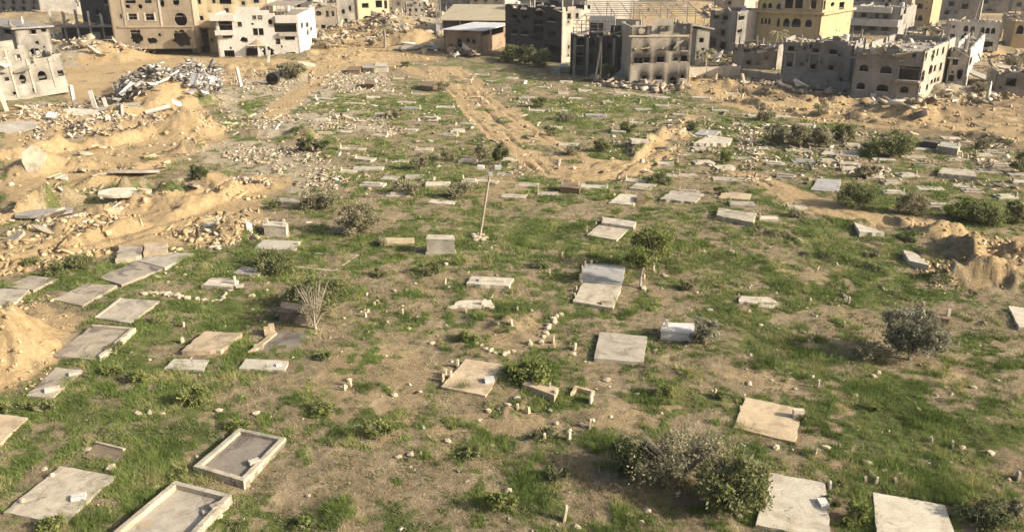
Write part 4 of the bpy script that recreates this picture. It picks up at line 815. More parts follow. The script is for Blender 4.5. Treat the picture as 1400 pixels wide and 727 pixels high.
def grave(label, quad, mat='slab', hgt=.16, rim=None, rim_h=.22, rim_w=.22, heads=(), plates=(), posts=(), jit=.038, base=True, name='grave', cat='grave', group=None, sunk=0, bed=None):
    """quad = corners of the slab in the photograph (far left, far right, near right, near left)"""
    rr = random.Random(int(quad[0][0]*7+quad[0][1]))
    if base: QUADS.append(list(quad))
    q0 = [G(*p) for p in quad]; z = gmax(q0+[sum(q0, Vector())/4])+hgt
    q = [G(*p, z) for p in quad]; q = [G(*p, z) for p in quad]
    c = sum(q, Vector())/4; zb = min(hz(p.x, p.y) for p in q)-.15
    e = empty(name, (c.x, c.y, zb), label, cat, group=group); e.rotation_euler = (rr.uniform(-.012, .012), rr.uniform(-.012, .012), 0)
    L = [Vector((p.x-c.x, p.y-c.y, 0)) for p in q][::-1]         # ccw: near left, near right, far right, far left
    ztop = z-zb-(sunk if rim else 0)
    if base:
        m = MB(); m.prism(outline_jit(L, .3, jit, rr), 0, ztop); m.build('slab', MAT[bed or mat], e)
    if rim:
        inner = []
        for k in range(4):
            p, a, b_ = L[k], L[k-1], L[(k+1) % 4]; inner.append(p + (a-p).normalized()*rim_w + (b_-p).normalized()*rim_w)
        names = 'nrfl'                                            # near, right, far, left
        for k in range(4):
            if names[k] not in rim: continue
            a, b_, c_, d_ = L[k], L[(k+1) % 4], inner[(k+1) % 4], inner[k]
            n_ = 5; o = [a.lerp(b_, i/n_) for i in range(n_+1)] + [c_.lerp(d_, i/n_) for i in range(n_+1)]
            o = [((p.x+rr.uniform(-.008, .008))*1.0015, (p.y+rr.uniform(-.008, .008))*1.0015) for p in o]
            MB().prism(o, 0, ztop+rim_h-.002*k).build('kerb', MAT[mat], e)
    zt = z-(sunk if rim else 0)
    def lp(px, py, zz): p = G(px, py, zz); return p.x-c.x, p.y-c.y
    for (px, py, wd, h, *k) in heads:                             # upright stones, by their foot
        p = GT(px, py); inside = in_poly(np.array([px]), np.array([py]), list(quad))[0]
        x, y = lp(px, py, z if inside else p.z); zf = (zt-zb) if inside else max(0, p.z-zb-.1)
        upright(MB(), x, y, zf-.02, wd, h+(0 if inside else .1), .11, k[1] if len(k) > 1 else rr.uniform(1.2, 1.7), k[0] if k else 'rough', rr).build('headstone' if h > .3 else 'end_stone', MAT['stone' if (not k or k[0] == 'rough') else 'slab_white'], e)
    for (px, py, a, b_, h, rz, mt) in plates:                      # small blocks and plates lying on the slab
        x, y = lp(px, py, zt); o = [(x+u*math.cos(rz)-v*math.sin(rz), y+u*math.sin(rz)+v*math.cos(rz)) for u, v in ((-a/2, -b_/2), (a/2, -b_/2), (a/2, b_/2), (-a/2, b_/2))]
        MB().prism(o, zt-zb+.001, zt-zb+h).build('name_plate' if mt == 'plate' else 'loose_block', MAT[mat if mt is None else mt], e)
    return e
def tomb(label, quad, hgt, mat, plinth=.15, posts=(), name='tomb', cat='tomb', group=None, cap=True):
    """raised box tomb standing on the quad of its foot"""
    q = [G(*p) for p in quad]; z = min(hz(p.x, p.y) for p in q)-.1; q = [G(*p, z+.1) for p in quad]
    c = sum(q, Vector())/4; e = empty(name, (c.x, c.y, z), label, cat, group=group); rr = random.Random(int(quad[0][0]))
    L = [Vector((p.x-c.x, p.y-c.y, 0)) for p in q][::-1]
    if plinth: MB().prism(outline_jit([v*1.12 for v in L], .4, .02, rr), 0, plinth+.1).build('plinth', MAT[mat], e)
    zb = plinth+.101 if plinth else 0
    MB().prism(outline_jit(L, .4, .015, rr), zb, hgt).build('body', MAT[mat], e)
    if cap: MB().prism(outline_jit([v*1.05 for v in L], .4, .015, rr), hgt+.002, hgt+.08).build('cap', MAT[mat], e)
    for k in posts:
        p = (L[0]*(1-k)+L[1]*k)*.86*.5 + (L[3]*(1-k)+L[2]*k)*.86*.5; m = MB(); m.box(p.x-.09, p.y-.09, hgt+.083, p.x+.09, p.y+.09, hgt+.5, .01); m.build('post', MAT['slab_white'], e)
    return e
grave('walled grave plot with full kerb and dark stained floor', [(327, 588), (391, 601), (333, 661), (265, 641)], 'slab', .2, rim='nrfl', sunk=.04, rim_h=.18, bed='floor_dark', plates=[(348, 634, .45, .3, .2, .6, 'slab_white')])
grave('walled grave plot with full kerb and pale dusty floor', [(240, 662), (317, 681), (246, 757), (152, 735)], 'slab', .16, rim='nrfl', sunk=.04, rim_h=.24, bed='slab', plates=[(298, 697, .5, .3, .3, .7, 'slab'), (284, 700, .4, .3, .1, .5, 'slab')])
grave('wide flat grey slab with a white plate and two end stones', [(82, 636), (158, 650), (86, 716), (5, 700)], 'slab', .12, heads=[(71, 650, .2, .16), (31, 686, .22, .2)], plates=[(108, 681, .55, .32, .14, .35, 'plate')])
grave('sandy slab with its corner in grass beside the near sand mound', [(-18, 564), (38, 570), (0, 606), (-48, 600)], 'slab_tan', .1)
grave('small muddy grave bed edged by one thin kerb in thick grass', [(131, 605), (172, 615), (160, 631), (113, 624)], 'slab', .02, rim='f', rim_h=.12, rim_w=.1, bed='wet')
grave('sand covered slab with two white blocks at the foot of a mound', [(76, 502), (113, 506), (72, 543), (36, 540)], 'slab_gray', .08, plates=[(103, 511, .6, .3, .12, .5, 'slab_white'), (72, 533, .7, .3, .14, .5, 'slab_white')])
grave('grey slab with water stain and pale kerb on two sides', [(125, 446), (186, 451), (137, 492), (72, 486)], 'slab', .2, rim='fr', rim_h=.16, bed='slab_gray')
grave('rough sandy slab with raised left edge between grassy strips', [(165, 407), (218, 411), (178, 441), (130, 434)], 'slab', .16, rim='l', rim_h=.08, rim_w=.15)
grave('long brown grey slab beside a dark weedy bush', [(118, 388), (160, 390), (112, 417), (72, 409)], 'slab_gray', .15)
grave('blue stained slab touching a paler slab at its upper edge', [(187, 357), (223, 366), (166, 389), (134, 379)], 'slab_gray', .16)
grave('plain pale slab touching a blue stained slab', [(217, 344), (264, 346), (225, 366), (188, 356.5)], 'slab', .15)
grave('dusty slab with dark stain bordering the sandy track', [(45, 377), (80, 381), (45, 396), (4, 391)], 'slab_gray', .12)
grave('dusty slab behind the near sand mound', [(-6, 394), (40, 396), (16, 417), (-30, 416)], 'slab', .12)
grave('thick cracked sandy slab with hollow sides above deep grass', [(280, 453), (331, 455), (302, 479), (248, 479)], 'slab_tan', .3, heads=[(250, 469, .35, .4)], jit=.05)
grave('pale low slab with a chipped near edge', [(238, 490), (286, 492), (278, 506), (224, 503)], 'slab_white', .14, jit=.045)
grave('pale neat slab with a small carved corner plate', [(336, 490), (394, 493), (389, 506), (326, 503)], 'slab_white', .16, plates=[(381, 499, .3, .3, .06, .5, 'plate')])
grave('sunken muddy basin with broken blocks on its edge under a bare tree', [(376, 454), (424, 456), (396, 488), (340, 482)], 'slab_tan', .02, rim='l', rim_h=.14, rim_w=.3, bed='floor_dark', plates=[(366, 458, .35, .3, .5, .4, 'slab_tan'), (372, 455, .3, .3, .55, .2, 'slab_tan'), (354, 476, .5, .3, .25, .2, 'slab_tan')])
tomb('scorched dark tomb block beside the bare white tree', [(388, 428), (428, 430), (420, 443), (383, 441)], .75, 'darkburnt', plinth=.1)
grave('white slab with a tall white pillar at its right end', [(288, 380), (326, 384), (318, 394), (275, 390)], 'slab_white', .2, rim='nf', rim_h=.06, rim_w=.14, heads=[(322, 391, .22, .75, 'round')], plates=[(328, 392, .5, .4, .1, .3, 'slab_white')])
grave('short pale slab behind the white pillar grave', [(331, 364), (366, 367), (352, 376), (318, 373)], 'slab', .18)
tomb('white box tomb with two round posts on top', [(365, 318), (395, 320), (392, 326), (362, 324)], 1.0, 'slab_white', posts=(0.05, .95))
grave('wide white slab in front of the two post tomb', [(360, 327), (412, 330), (404, 342), (348, 339)], 'slab_white', .12, heads=[(408, 334, .3, .25)], jit=.05)
grave('thin white kerb outline of a grave filled with grass', [(430, 347), (491, 350), (458, 372), (400, 366)], 'slab_white', .03, rim='nrf', rim_h=.1, rim_w=.12, base=False)
grave('narrow cream slab lying alone left of the cream tomb', [(528, 325), (566, 325), (566, 332), (525, 332)], 'slab_tan', .2)
tomb('cream box tomb with a crack and wide plinth', [(587, 342), (620, 343), (622, 349), (584, 348)], 1.25, 'slab_white', plinth=.18)
grave('white raised slab with stepped top and broken right end', [(645, 377), (703, 380), (696, 391), (638, 387)], 'slab_white', .22, plates=[(672, 384, 1.7, .35, .12, -.06, 'slab_white')], jit=.05)
grave('white shattered slab with pointed fragment standing up', [(628, 411), (672, 410), (676, 419), (612, 420)], 'slab_white', .15, heads=[(662, 416, .35, .4, 'point', .3)], jit=.09)
grave('broad plain grey slab with sharp straight edges', [(820, 453), (885, 459), (879, 495), (812, 490)], 'slab', .22, jit=.015)
tomb('whitish painted box tomb beside a round dark bush', [(908, 453), (948, 455), (946, 468), (903, 464)], .62, 'plate', plinth=0, posts=(.05,))
grave('dark stained slab with headstones, upper one of a joined pair', [(800, 360), (855, 364), (850, 387), (791, 384)], 'slab_blue', .2, heads=[(800, 364, .3, .4), (796, 372, .3, .5), (793, 380, .3, .35)], jit=.035)
grave('clean pale slab with headstones, lower one of a joined pair', [(797, 386), (850, 389.5), (838, 421), (783, 412)], 'slab', .2, heads=[(795, 389, .3, .45), (788, 398, .3, .4), (786, 406, .25, .3)], plates=[(829, 415, .7, .35, .12, .2, 'slab_gray')], jit=.04)
grave('pale slab with stone blocks at its left, lower of two steps', [(820, 306), (862, 311), (843, 328), (802, 321)], 'slab', .15, heads=[(802, 318, .25, .3), (815, 308, .25, .35)])
grave('white narrow slab with raised ends, upper of two steps', [(826, 297), (870, 303), (866, 310), (822, 304)], 'slab_white', .35, heads=[(824, 300, .25, .3)])
grave('bright white slab with a brown block at its right end', [(848, 265), (878, 267), (866, 280), (832, 277)], 'slab_white', .18)
tomb('rusty brown block at the end of the bright white slab', [(870, 273), (880, 273), (882, 280), (870, 280)], .55, 'brownstone', plinth=0, cap=False, name='stone_block', cat='block')
tomb('dark box tomb with two pale posts near the bulldozed tracks', [(768, 258), (794, 260), (792, 267), (766, 264)], .65, 'brownstone', plinth=0, posts=(.0, 1.0))
grave('tan slab with a row of white headstones and a tilted plate', [(637, 490), (692, 499), (664, 541), (603, 528)], 'slab_tan', .16, heads=[(626, 502, .3, .5), (616, 514, .3, .35), (606, 522, .4, .5), (609, 512, .25, .4)], plates=[(669, 521, .5, .4, .18, .25, 'plate')], jit=.045)
grave('long tan block grave beside the leafy green bush', [(722, 518), (764, 530), (758, 540), (714, 524)], 'slab_tan', .32, heads=[(752, 527, .2, .2), (760, 536, .3, .15)], jit=.04)
grave('short stone edged grave full of grass with an end stone', [(786, 530), (813, 537), (808, 548), (780, 540)], 'slab_tan', .08, rim='fl', rim_h=.15, rim_w=.15, base=False, heads=[(808, 550, .45, .5, 'round', 1.2)])
grave('sandy slab with damp patch and square block at its right edge', [(1020, 543), (1095, 559), (1088, 604), (1003, 583)], 'slab_tan', .14, heads=[(1012, 561, .3, .3), (1018, 546, .25, .35)], plates=[(1091, 570, .5, .25, .4, .0, 'slab_white')])
grave('big pale slab with a grey inscribed plate on its right edge', [(1053, 646), (1128, 660), (1136, 736), (1033, 716)], 'slab_white', .22, plates=[(1125, 689, .35, .5, .14, .05, 'plate')], heads=[(1134, 668, .32, .4, 'flat'), (1034, 690, .3, .25)])
grave('big pale slab with flaking grey stain touching the picture edge', [(1194, 672), (1292, 690), (1316, 760), (1200, 742)], 'slab_white', .22, jit=.02)
grave('broken white slab in two pieces with a small brown headstone', [(1014, 404), (1050, 406), (1064, 414), (1010, 412)], 'slab_white', .2, heads=[(1010, 408, .25, .35)], jit=.07)
grave('detached white slab corner lying in grass below a broken white slab', [(1040, 414), (1060, 416), (1056, 421), (1036, 419)], 'slab_white', .08, jit=.05, name='slab_fragment', cat='slab')
grave('white slab at the edge of the grass beside stony soil', [(1379, 418), (1440, 424), (1440, 452), (1393, 447)], 'slab_white', .2)
tomb('brown block tomb with pale end stone behind the silvery olive tree', [(1268, 433), (1297, 436), (1296, 445), (1264, 441)], .45, 'brownstone', plinth=0, cap=True, posts=(1.0,))
grave('tilted pale slab propped over a dark hollow', [(1234, 341), (1252, 346), (1270, 362), (1243, 356)], 'slab_white', .4, jit=.05)
grave('curved white kerb strip half buried beside the sand mound', [(1168, 304), (1186, 310), (1210, 318), (1176, 317)], 'slab_white', .3, jit=.06)
grave('leaning broken slab at the edge of the sandy track', [(163, 336), (195, 337), (192, 349), (157, 354)], 'slab_gray', .3, jit=.1)
grave('upright tan slab with a white inset plate by the track', [(198, 332), (229, 331), (228, 344), (196, 346)], 'slab_tan', .35, plates=[(214, 339, .9, .3, .05, .1, 'slab_white')], jit=.04)
grave('thick pale slab with dark hollow sides next to torn slabs', [(982, 284), (1034, 292), (1030, 304), (980, 294)], 'slab', .35, jit=.07)
grave('wide broken slab with twisted bars at its edge', [(920, 260), (962, 264), (950, 276), (902, 272)], 'slab', .2, jit=.09)
grave('pale slab half sunk among torn slabs by the track', [(988, 262), (1028, 265), (1024, 273), (982, 270)], 'slab_tan', .15, jit=.06)
grave('flat slab lying between the box tomb and torn slabs', [(870, 250), (898, 252), (888, 260), (860, 257)], 'slab', .15, jit=.04)
grave('blue grey slab among pale stones right of the round bush', [(1118, 244), (1150, 246), (1146, 262), (1108, 259)], 'slab_blue', .12, jit=.06)
grave('long thick slab with eroded dark underside', [(1288, 229), (1332, 233), (1336, 242), (1282, 236)], 'slab', .5, jit=.08)
grave('double width slab above an eroded tan bank', [(1130, 204), (1178, 207), (1172, 214), (1122, 211)], 'slab', .3, jit=.05)
grave('stacked white slabs shattered at an angle', [(968, 185), (1002, 189), (996, 196), (948, 196)], 'slab_white', .35, jit=.1)
grave('grey slab broken off beside stacked white slabs', [(958, 177), (986, 179), (976, 186), (948, 184)], 'slab_blue', .2, jit=.06)
tomb('dark concrete box tomb near the right hand bushes', [(1262, 196), (1282, 197), (1281, 205), (1260, 202)], .8, 'darkburnt', plinth=0)
tomb('mossy grey box tomb near the right hand bushes', [(1286, 203), (1312, 206), (1308, 213), (1282, 209)], .8, 'greyold', plinth=0, posts=(1.0,))
tomb('bright white tomb with tall headstone beside the pale path', [(514, 94), (530, 94), (530, 99), (513, 99)], 1.1, 'slab_white', posts=(.0,))
tomb('pale box tomb next to the bright white tomb', [(497, 95), (513, 96), (512, 101), (496, 100)], 1.0, 'slab')
tomb('brown box tomb in rubble left of the pale tombs', [(478, 97), (496, 97), (492, 102), (474, 102)], .8, 'brownstone')
tomb('brown block tomb standing in white rubble', [(500, 117), (513, 118), (512, 123), (499, 122)], .9, 'brownstone', plinth=0)
tomb('dark box tomb with pale end beside the bulldozed tracks', [(577, 118), (594, 119), (592, 126), (575, 124)], .85, 'brownstone', plinth=0)
tomb('small white box tomb close to the power poles', [(766, 94), (777, 95), (776, 99), (764, 98)], .9, 'slab_white')
tomb('grey box tomb with white end close to the power poles', [(755, 96), (766, 97), (765, 102), (753, 100)], .8, 'slab_gray', posts=(1.0,))
# far single slabs: (survey x, y, width px, material)
FARG = [(443, 136, 30, 0), (485, 142, 30, 0), (556, 141, 25, 1), (562, 149, 27, 2), (609, 147, 25, 1), (522, 157, 19, 0), (482, 205, 36, 0), (504, 232, 41, 1), (543, 221, 33, 1), (614, 186, 25, 0), (626, 180, 20, 1), (599, 253, 33, 1), (567, 243, 25, 0), (666, 249, 30, 0), (605, 277, 38, 1), (733, 152, 22, 1), (815, 159, 28, 2), (846, 181, 20, 1), (785, 135, 20, 1), (774, 113, 17, 1), (821, 115, 25, 1), (959, 135, 25, 1),
    (1014, 170, 25, 1), (1036, 159, 28, 0), (959, 204, 24, 0), (1014, 217, 28, 0), (1036, 203, 28, 0), (997, 246, 45, 0), (879, 150, 22, 0), (1055, 173, 25, 1), (1091, 207, 33, 0), (1098, 221, 30, 2), (1208, 219, 30, 1), (1248, 215, 33, 0), (1308, 219, 33, 0), (1262, 226, 26, 0), (1358, 209, 25, 1), (1345, 213, 22, 1), (1369, 227, 30, 0), (1350, 236, 34, 0), (1391, 239, 26, 0), (1398, 250, 28, 1), (1284, 283, 36, 0), (1091, 284, 34, 1), (1014, 281, 34, 0),
    (700, 108, 16, 1), (660, 103, 16, 1), (745, 120, 18, 0), (690, 122, 18, 0), (720, 135, 20, 1), (800, 125, 18, 1), (850, 128, 18, 1), (870, 168, 20, 0), (905, 146, 18, 1), (930, 158, 20, 0), (985, 152, 22, 1), (1070, 160, 22, 0), (1000, 128, 18, 0), (760, 175, 18, 1), (640, 110, 14, 1), (510, 134, 18, 1), (530, 125, 16, 1), (570, 130, 16, 0), (545, 108, 14, 1), (470, 158, 22, 0), (410, 150, 22, 1), (440, 165, 22, 1), (590, 162, 22, 1), (640, 170, 22, 0), (560, 178, 22, 1), (520, 186, 22, 0), (690, 238, 22, 0), (640, 222, 24, 1), (580, 205, 24, 0), (470, 180, 22, 1), (1060, 225, 24, 1), (1075, 243, 26, 0), (1160, 232, 26, 1), (1195, 243, 24, 0), (1240, 240, 26, 1), (1050, 300, 26, 1), (940, 240, 26, 0), (910, 225, 22, 1), (1130, 222, 22, 0), (1330, 262, 28, 0), (1375, 270, 28, 1), (770, 128, 16, 0), (830, 140, 18, 1), (890, 120, 16, 0), (990, 230, 26, 1), (1165, 200, 22, 1), (400, 275, 40, 0), (730, 108, 14, 0), (672, 112, 14, 0), (1120, 185, 22, 0), (1300, 190, 22, 1)]
g_ = random.Random(99)
for _ in range(95):
    x_, y_ = g_.uniform(420, 1390), g_.uniform(100, 275)
    if in_poly(np.array([x_]), np.array([y_]), SAND[5])[0] or in_poly(np.array([x_]), np.array([y_]), SAND[4])[0] or y_ < 96+abs(x_-700)*.10 or any(abs(x_-q[0]) < 22 and abs(y_-q[1]) < 7 for q in FARG): continue
    FARG.append((round(x_), round(y_), round((y_+70)*g_.uniform(.06, .11)), g_.choice((0, 0, 1))))
FM = ['slab', 'slab_white', 'slab_blue']; FLAB = ['weathered tan concrete grave slab lying low in the far cemetery field', 'small whitish grave slab lying low in the far cemetery field', 'blue grey grave slab lying low in the far cemetery field']
for px, py, wpx, mt in FARG:
    p = GT(px, py); L = wpx/FPX*(p-Vector((0, 0, CAM_H))).dot(FWD); Wd = R.uniform(.9, 1.4); rz = math.radians(R.gauss(-6, 7)); h = R.uniform(.05, .22)
    rr = random.Random(px*py); e = empty('grave', (p.x, p.y, p.z-.2), FLAB[mt], 'grave', rz, ('tan', 'whitish', 'blue grey')[mt]+' slabs in the far cemetery field')
    q = [Vector((-L/2, -Wd/2, 0)), Vector((L/2, -Wd/2, 0)), Vector((L/2, Wd/2, 0)), Vector((-L/2, Wd/2, 0))]
    MB().prism(outline_jit(q, .4, .05, rr), 0, .2+h).build('slab', MAT[FM[mt]], e)
    if rr.random() < .55: upright(MB(), L/2*rr.choice((-1, 1))*.9, rr.uniform(-.2, .2), .2+h-.02, .4, rr.uniform(.25, .6), .12, math.pi/2, 'rough', rr).build('headstone', MAT['stone'], e)
    if rr.random() < .3: MB().prism([(-L*.35, -Wd*.22), (L*.35, -Wd*.22), (L*.35, Wd*.22), (-L*.35, Wd*.22)], .2+h+.002, .2+h+.14).build('raised_panel', MAT[FM[mt]], e)

# ------------------------------------------------------------------ rubble
def scatter(poly, n, g):                                  # random ground points inside a survey polygon
    P = [G(*p) for p in poly]; xs = [p.x for p in P]; ys = [p.y for p in P]; out = np.zeros((0, 2)); wp = [(p.x, p.y) for p in P]
    while len(out) < n:
        x = g.uniform(min(xs), max(xs), n*3); y = g.uniform(min(ys), max(ys), n*3)
        cl = fbm(x/2.4, y/2.4, 51, 3)
        k = in_poly(x+2.2*(fbm(x/4, y/4, 53, 3)-.5), y+5*(fbm(x/4, y/4, 57, 3)-.5), wp) & (g.uniform(.36, .70, n*3) < cl)
        out = np.concatenate([out, np.stack([x[k], y[k]], 1)])
    return out[:n]
def rubble(label, polys, n, smin, smax, mat='rubble', flat=.32, lift=0., seed=1, vmin=0., vmax=1., name='rubble', power=2.5):
    g = np.random.default_rng(seed); pts = np.concatenate([scatter(p, max(10, int(n*1.1/len(polys))), g) for p in polys])
    smin *= .5; s = smin+(smax*.72-smin)*g.random(len(pts))**(power*2.2)
    z = hgrid(pts[:, 0], pts[:, 1]) + s*.12 + lift*g.random(len(pts))*fbm(pts[:, 0]/3, pts[:, 1]/3, 60, 2)
    me = chunks_mesh(name, np.column_stack([pts, z]), s, g, flat, .9, vmin, vmax)
    return tag(obj(name, me, None, MAT[mat]), label, 'rubble', kind='stuff')
rubble('grey debris heaped between the sandy slope and near sand bank', [[(152, 150), (165, 118), (215, 98), (300, 100), (305, 135), (270, 150), (215, 150)]], 3600, .2, 1.25, 'rubble_dark', .3, 2.8, 2, power=1.6, vmin=.1)
rubble('pale broken masonry strewn below the slumped house', [[(30, 145), (130, 140), (235, 145), (215, 178), (150, 190), (60, 190), (0, 180)]], 3000, .12, .85, seed=3, lift=.4, vmin=.25)
rubble('broken masonry around the gutted concrete frame', [[(60, 50), (170, 50), (215, 72), (190, 82), (110, 92), (60, 75)], [(-30, -5), (110, -5), (150, 30), (60, 40), (-20, 40)]], 2200, .25, 2.0, seed=4, lift=1.2, vmin=.1)
rubble('white stony debris along the left of the cemetery', [[(290, 105), (330, 100), (420, 104), (400, 125), (330, 132)], [(300, 140), (350, 160), (540, 155), (560, 190), (440, 185), (330, 180), (250, 195)], [(420, 105), (520, 100), (540, 125), (440, 130)], [(290, 195), (420, 205), (480, 245), (440, 275), (330, 255)]], 7500, .08, .6, seed=5, vmin=.3, lift=.15)
rubble('thin spread of pale chips and broken kerbs across the far cemetery field', [[(330, 170), (430, 105), (560, 95), (700, 100), (860, 115), (1150, 165), (1150, 260), (700, 240), (420, 290)], [(900, 160), (1400, 200), (1400, 260), (1000, 250)]], 6500, .08, .8, seed=15, vmin=.3, power=2.2, flat=.2)
rubble('clods and gravel over the churned sand', [[(0, 150), (300, 130), (420, 85), (560, 60), (620, 85), (430, 110), (310, 190), (0, 330)], [(0, 330), (260, 268), (365, 242), (365, 335), (100, 352), (0, 388)], [(930, 108), (1160, 132), (1290, 142), (1400, 118), (1400, 205), (1100, 165), (940, 130)]], 6000, .06, .65, 'clods', seed=16, vmax=.9, flat=.7, power=2.2)
rubble('scattered chunks of masonry over the bulldozed sand', [[(0, 185), (300, 165), (310, 200), (180, 250), (0, 320)], [(90, 270), (300, 245), (360, 250), (355, 290), (280, 300), (120, 320)], [(270, 300), (360, 285), (365, 335), (300, 340)], [(0, 290), (60, 270), (110, 300), (0, 330)]], 1700, .08, .7, seed=6, vmin=.3)
rubble('stones fallen over the near sand mound', [[(-20, 400), (60, 405), (95, 440), (85, 520), (-20, 550)]], 600, .04, .34, 'clods', .7, seed=7)
rubble('lumps of earth and stone over the right hand sand mounds', [[(1225, 290), (1340, 320), (1400, 330), (1400, 405), (1280, 400), (1240, 340)]], 1600, .05, .42, 'clods', .7, seed=8)
rubble('rubble bank at the foot of the right hand ruins', [[(1160, 135), (1260, 142), (1330, 118), (1400, 128), (1400, 142), (1250, 165), (1180, 155)], [(1320, 78), (1400, 75), (1400, 102), (1340, 112)], [(940, 104), (1060, 112), (1160, 125), (1150, 132), (960, 118)], [(800, 98), (860, 112), (950, 118), (930, 128), (820, 120)]], 3200, .15, 1.6, seed=9, lift=.6)
rubble('great heap of shattered concrete beside the lattice mast', [[(520, 20), (600, 10), (620, 60), (600, 75), (540, 68)], [(430, 45), (540, 40), (560, 60), (470, 72), (430, 66)], [(610, 66), (640, 66), (650, 82), (620, 80)]], 3000, .25, 2.2, seed=10, lift=1.6)
rubble('broken blocks among the far ruins', [[(700, -20), (1000, -20), (1000, 10), (700, 14)], [(1040, 40), (1300, 30), (1400, 40), (1400, 66), (1290, 80), (1060, 100)], [(360, 0), (620, -10), (640, 20), (430, 40)], [(960, 20), (1040, 60), (1060, 95), (960, 96)]], 3600, .3, 2.2, seed=12, lift=.8)
rubble('clods turned up along the bulldozed tracks', [[(585, 95), (640, 95), (740, 165), (810, 215), (900, 175), (950, 160), (945, 200), (880, 245), (780, 250), (690, 215), (640, 160)], [(800, 170), (950, 165), (940, 230), (820, 225)]], 700, .06, .4, 'clods', .7, seed=13)
rubble('small pale stones scattered over the cemetery', [[(300, 200), (700, 110), (1000, 110), (1400, 200), (1400, 400), (700, 400), (300, 300)], [(200, 330), (1250, 330), (1400, 420), (1400, 740), (0, 740), (100, 540), (200, 420)], [(430, 80), (860, 100), (1150, 160), (1150, 250), (420, 230)], [(430, 80), (860, 100), (1150, 160), (1150, 250), (420, 230)]], 8000, .05, .32, seed=14, vmin=.35, power=3.5)

def shard(px, py, a, b_, t, rz, tiltx, tilty, mat, label, name='concrete_fragment', cat='slab', lift=0, group=None, jit=.12, n=9):
    """broken plate of concrete: irregular outline, real thickness, leaning"""
    rr = random.Random(int(px*31+py)); p = GT(px, py); a *= .8; b_ *= .8; t *= .8
    o = [(a/2*math.cos(2*math.pi*k/n+.4)*rr.uniform(1-jit*2, 1.1)*1.15, b_/2*math.sin(2*math.pi*k/n+.4)*rr.uniform(1-jit*2, 1.1)*1.15) for k in range(n)] if n > 4 else [(-a/2, -b_/2), (a/2, -b_/2), (a/2, b_/2), (-a/2, b_/2)]
    ob = MB().prism(o, -t/2, t/2).build(name, MAT[mat])
    ob.location = (p.x, p.y, p.z+lift+.15*max(a, b_)*abs(math.sin(math.radians(max(abs(tiltx), abs(tilty)))))+t*.4); ob.rotation_euler = (math.radians(tiltx), math.radians(tilty), math.radians(rz))
    return tag(ob, label, cat, group)
SH = 'slabs of broken concrete in the rubble'
shard(48, 224, 2.7, 3.2, .35, 10, 60, 8, 'slab', jit=.2, n=8, label='big round-edged concrete piece standing up in the sand')
for k, (px, py, a, b_) in enumerate([(128, 205, 2.4, 1.5), (118, 212, 2.0, 1.0), (140, 202, 2.2, 1.6), (140, 240, 1.5, .9), (80, 243, 1.5, .8), (112, 236, 2, .9), (30, 150, 1.2, 3.0), (60, 200, 2, .8), (20, 330, 2.4, 1.2), (105, 300, 2.0, 1.6), (88, 246, 1, .7), (170, 262, 2.2, .9), (70, 300, 3.5, 1.3), (60, 318, 3.0, .5), (265, 258, 2.2, 1.0), (155, 292, 1.6, 1.2), (285, 310, 1.4, 1.1), (245, 258, 1.5, .7), (375, 60, 1.6, 1), (345, 160, 1.6, .9), (320, 185, 1.8, .6), (1185, 147, 1.6, 1.2), (1212, 152, 2.2, 1.4), (1246, 152, 2.4, .9), (1232, 147, 1.2, 1.5), (1140, 128, 1.6, .8)]):
    shard(px, py, a, b_, .28, R.uniform(0, 180), R.uniform(-35, 35), R.uniform(-25, 25), R.choice(['slab', 'slab_white', 'slab', 'slab_tan']), 'jagged loose concrete piece lying in bulldozed sand or rubble', group='loose jagged concrete pieces')
for k, (px, py, a, b_, rz, tx, ty) in enumerate([(170, 150, 9, 3.5, 15, 6, -4), (110, 158, 6, 3, 20, 8, 5), (185, 240, 5, 2.4, 25, -10, 6), (60, 290, 5.5, 1.6, 20, 6, 0), (170, 270, 5, 1.8, 22, 12, 4), (590, 68, 8, 2.6, 0, 10, 4), (560, 68, 7, 3, 10, 14, -3), (1350, 98, 8, 4, -20, 14, 16), (1345, 106, 9, 3, -25, 10, 20), (1380, 108, 6, 3, -10, 8, 10), (420, 92, 4, 2, 20, 20, 10), (825, 108, 4, 2.5, 40, 40, 10), (852, 110, 4, 3, -30, 48, -10), (20, 180, 6, 3, 30, 20, 0)]):
    shard(px, py, a, b_, .3, rz, tx, ty, R.choice(['slab', 'slab_white', 'concrete']), 'large fallen floor slab resting on rubble', name='fallen_floor_slab', cat='slab', group='large fallen floor slabs', lift=.2, jit=.06, n=8)
for ob in [o for o in C.objects if o.name.startswith('fallen_floor_slab')]: ob['kind'] = 'thing'
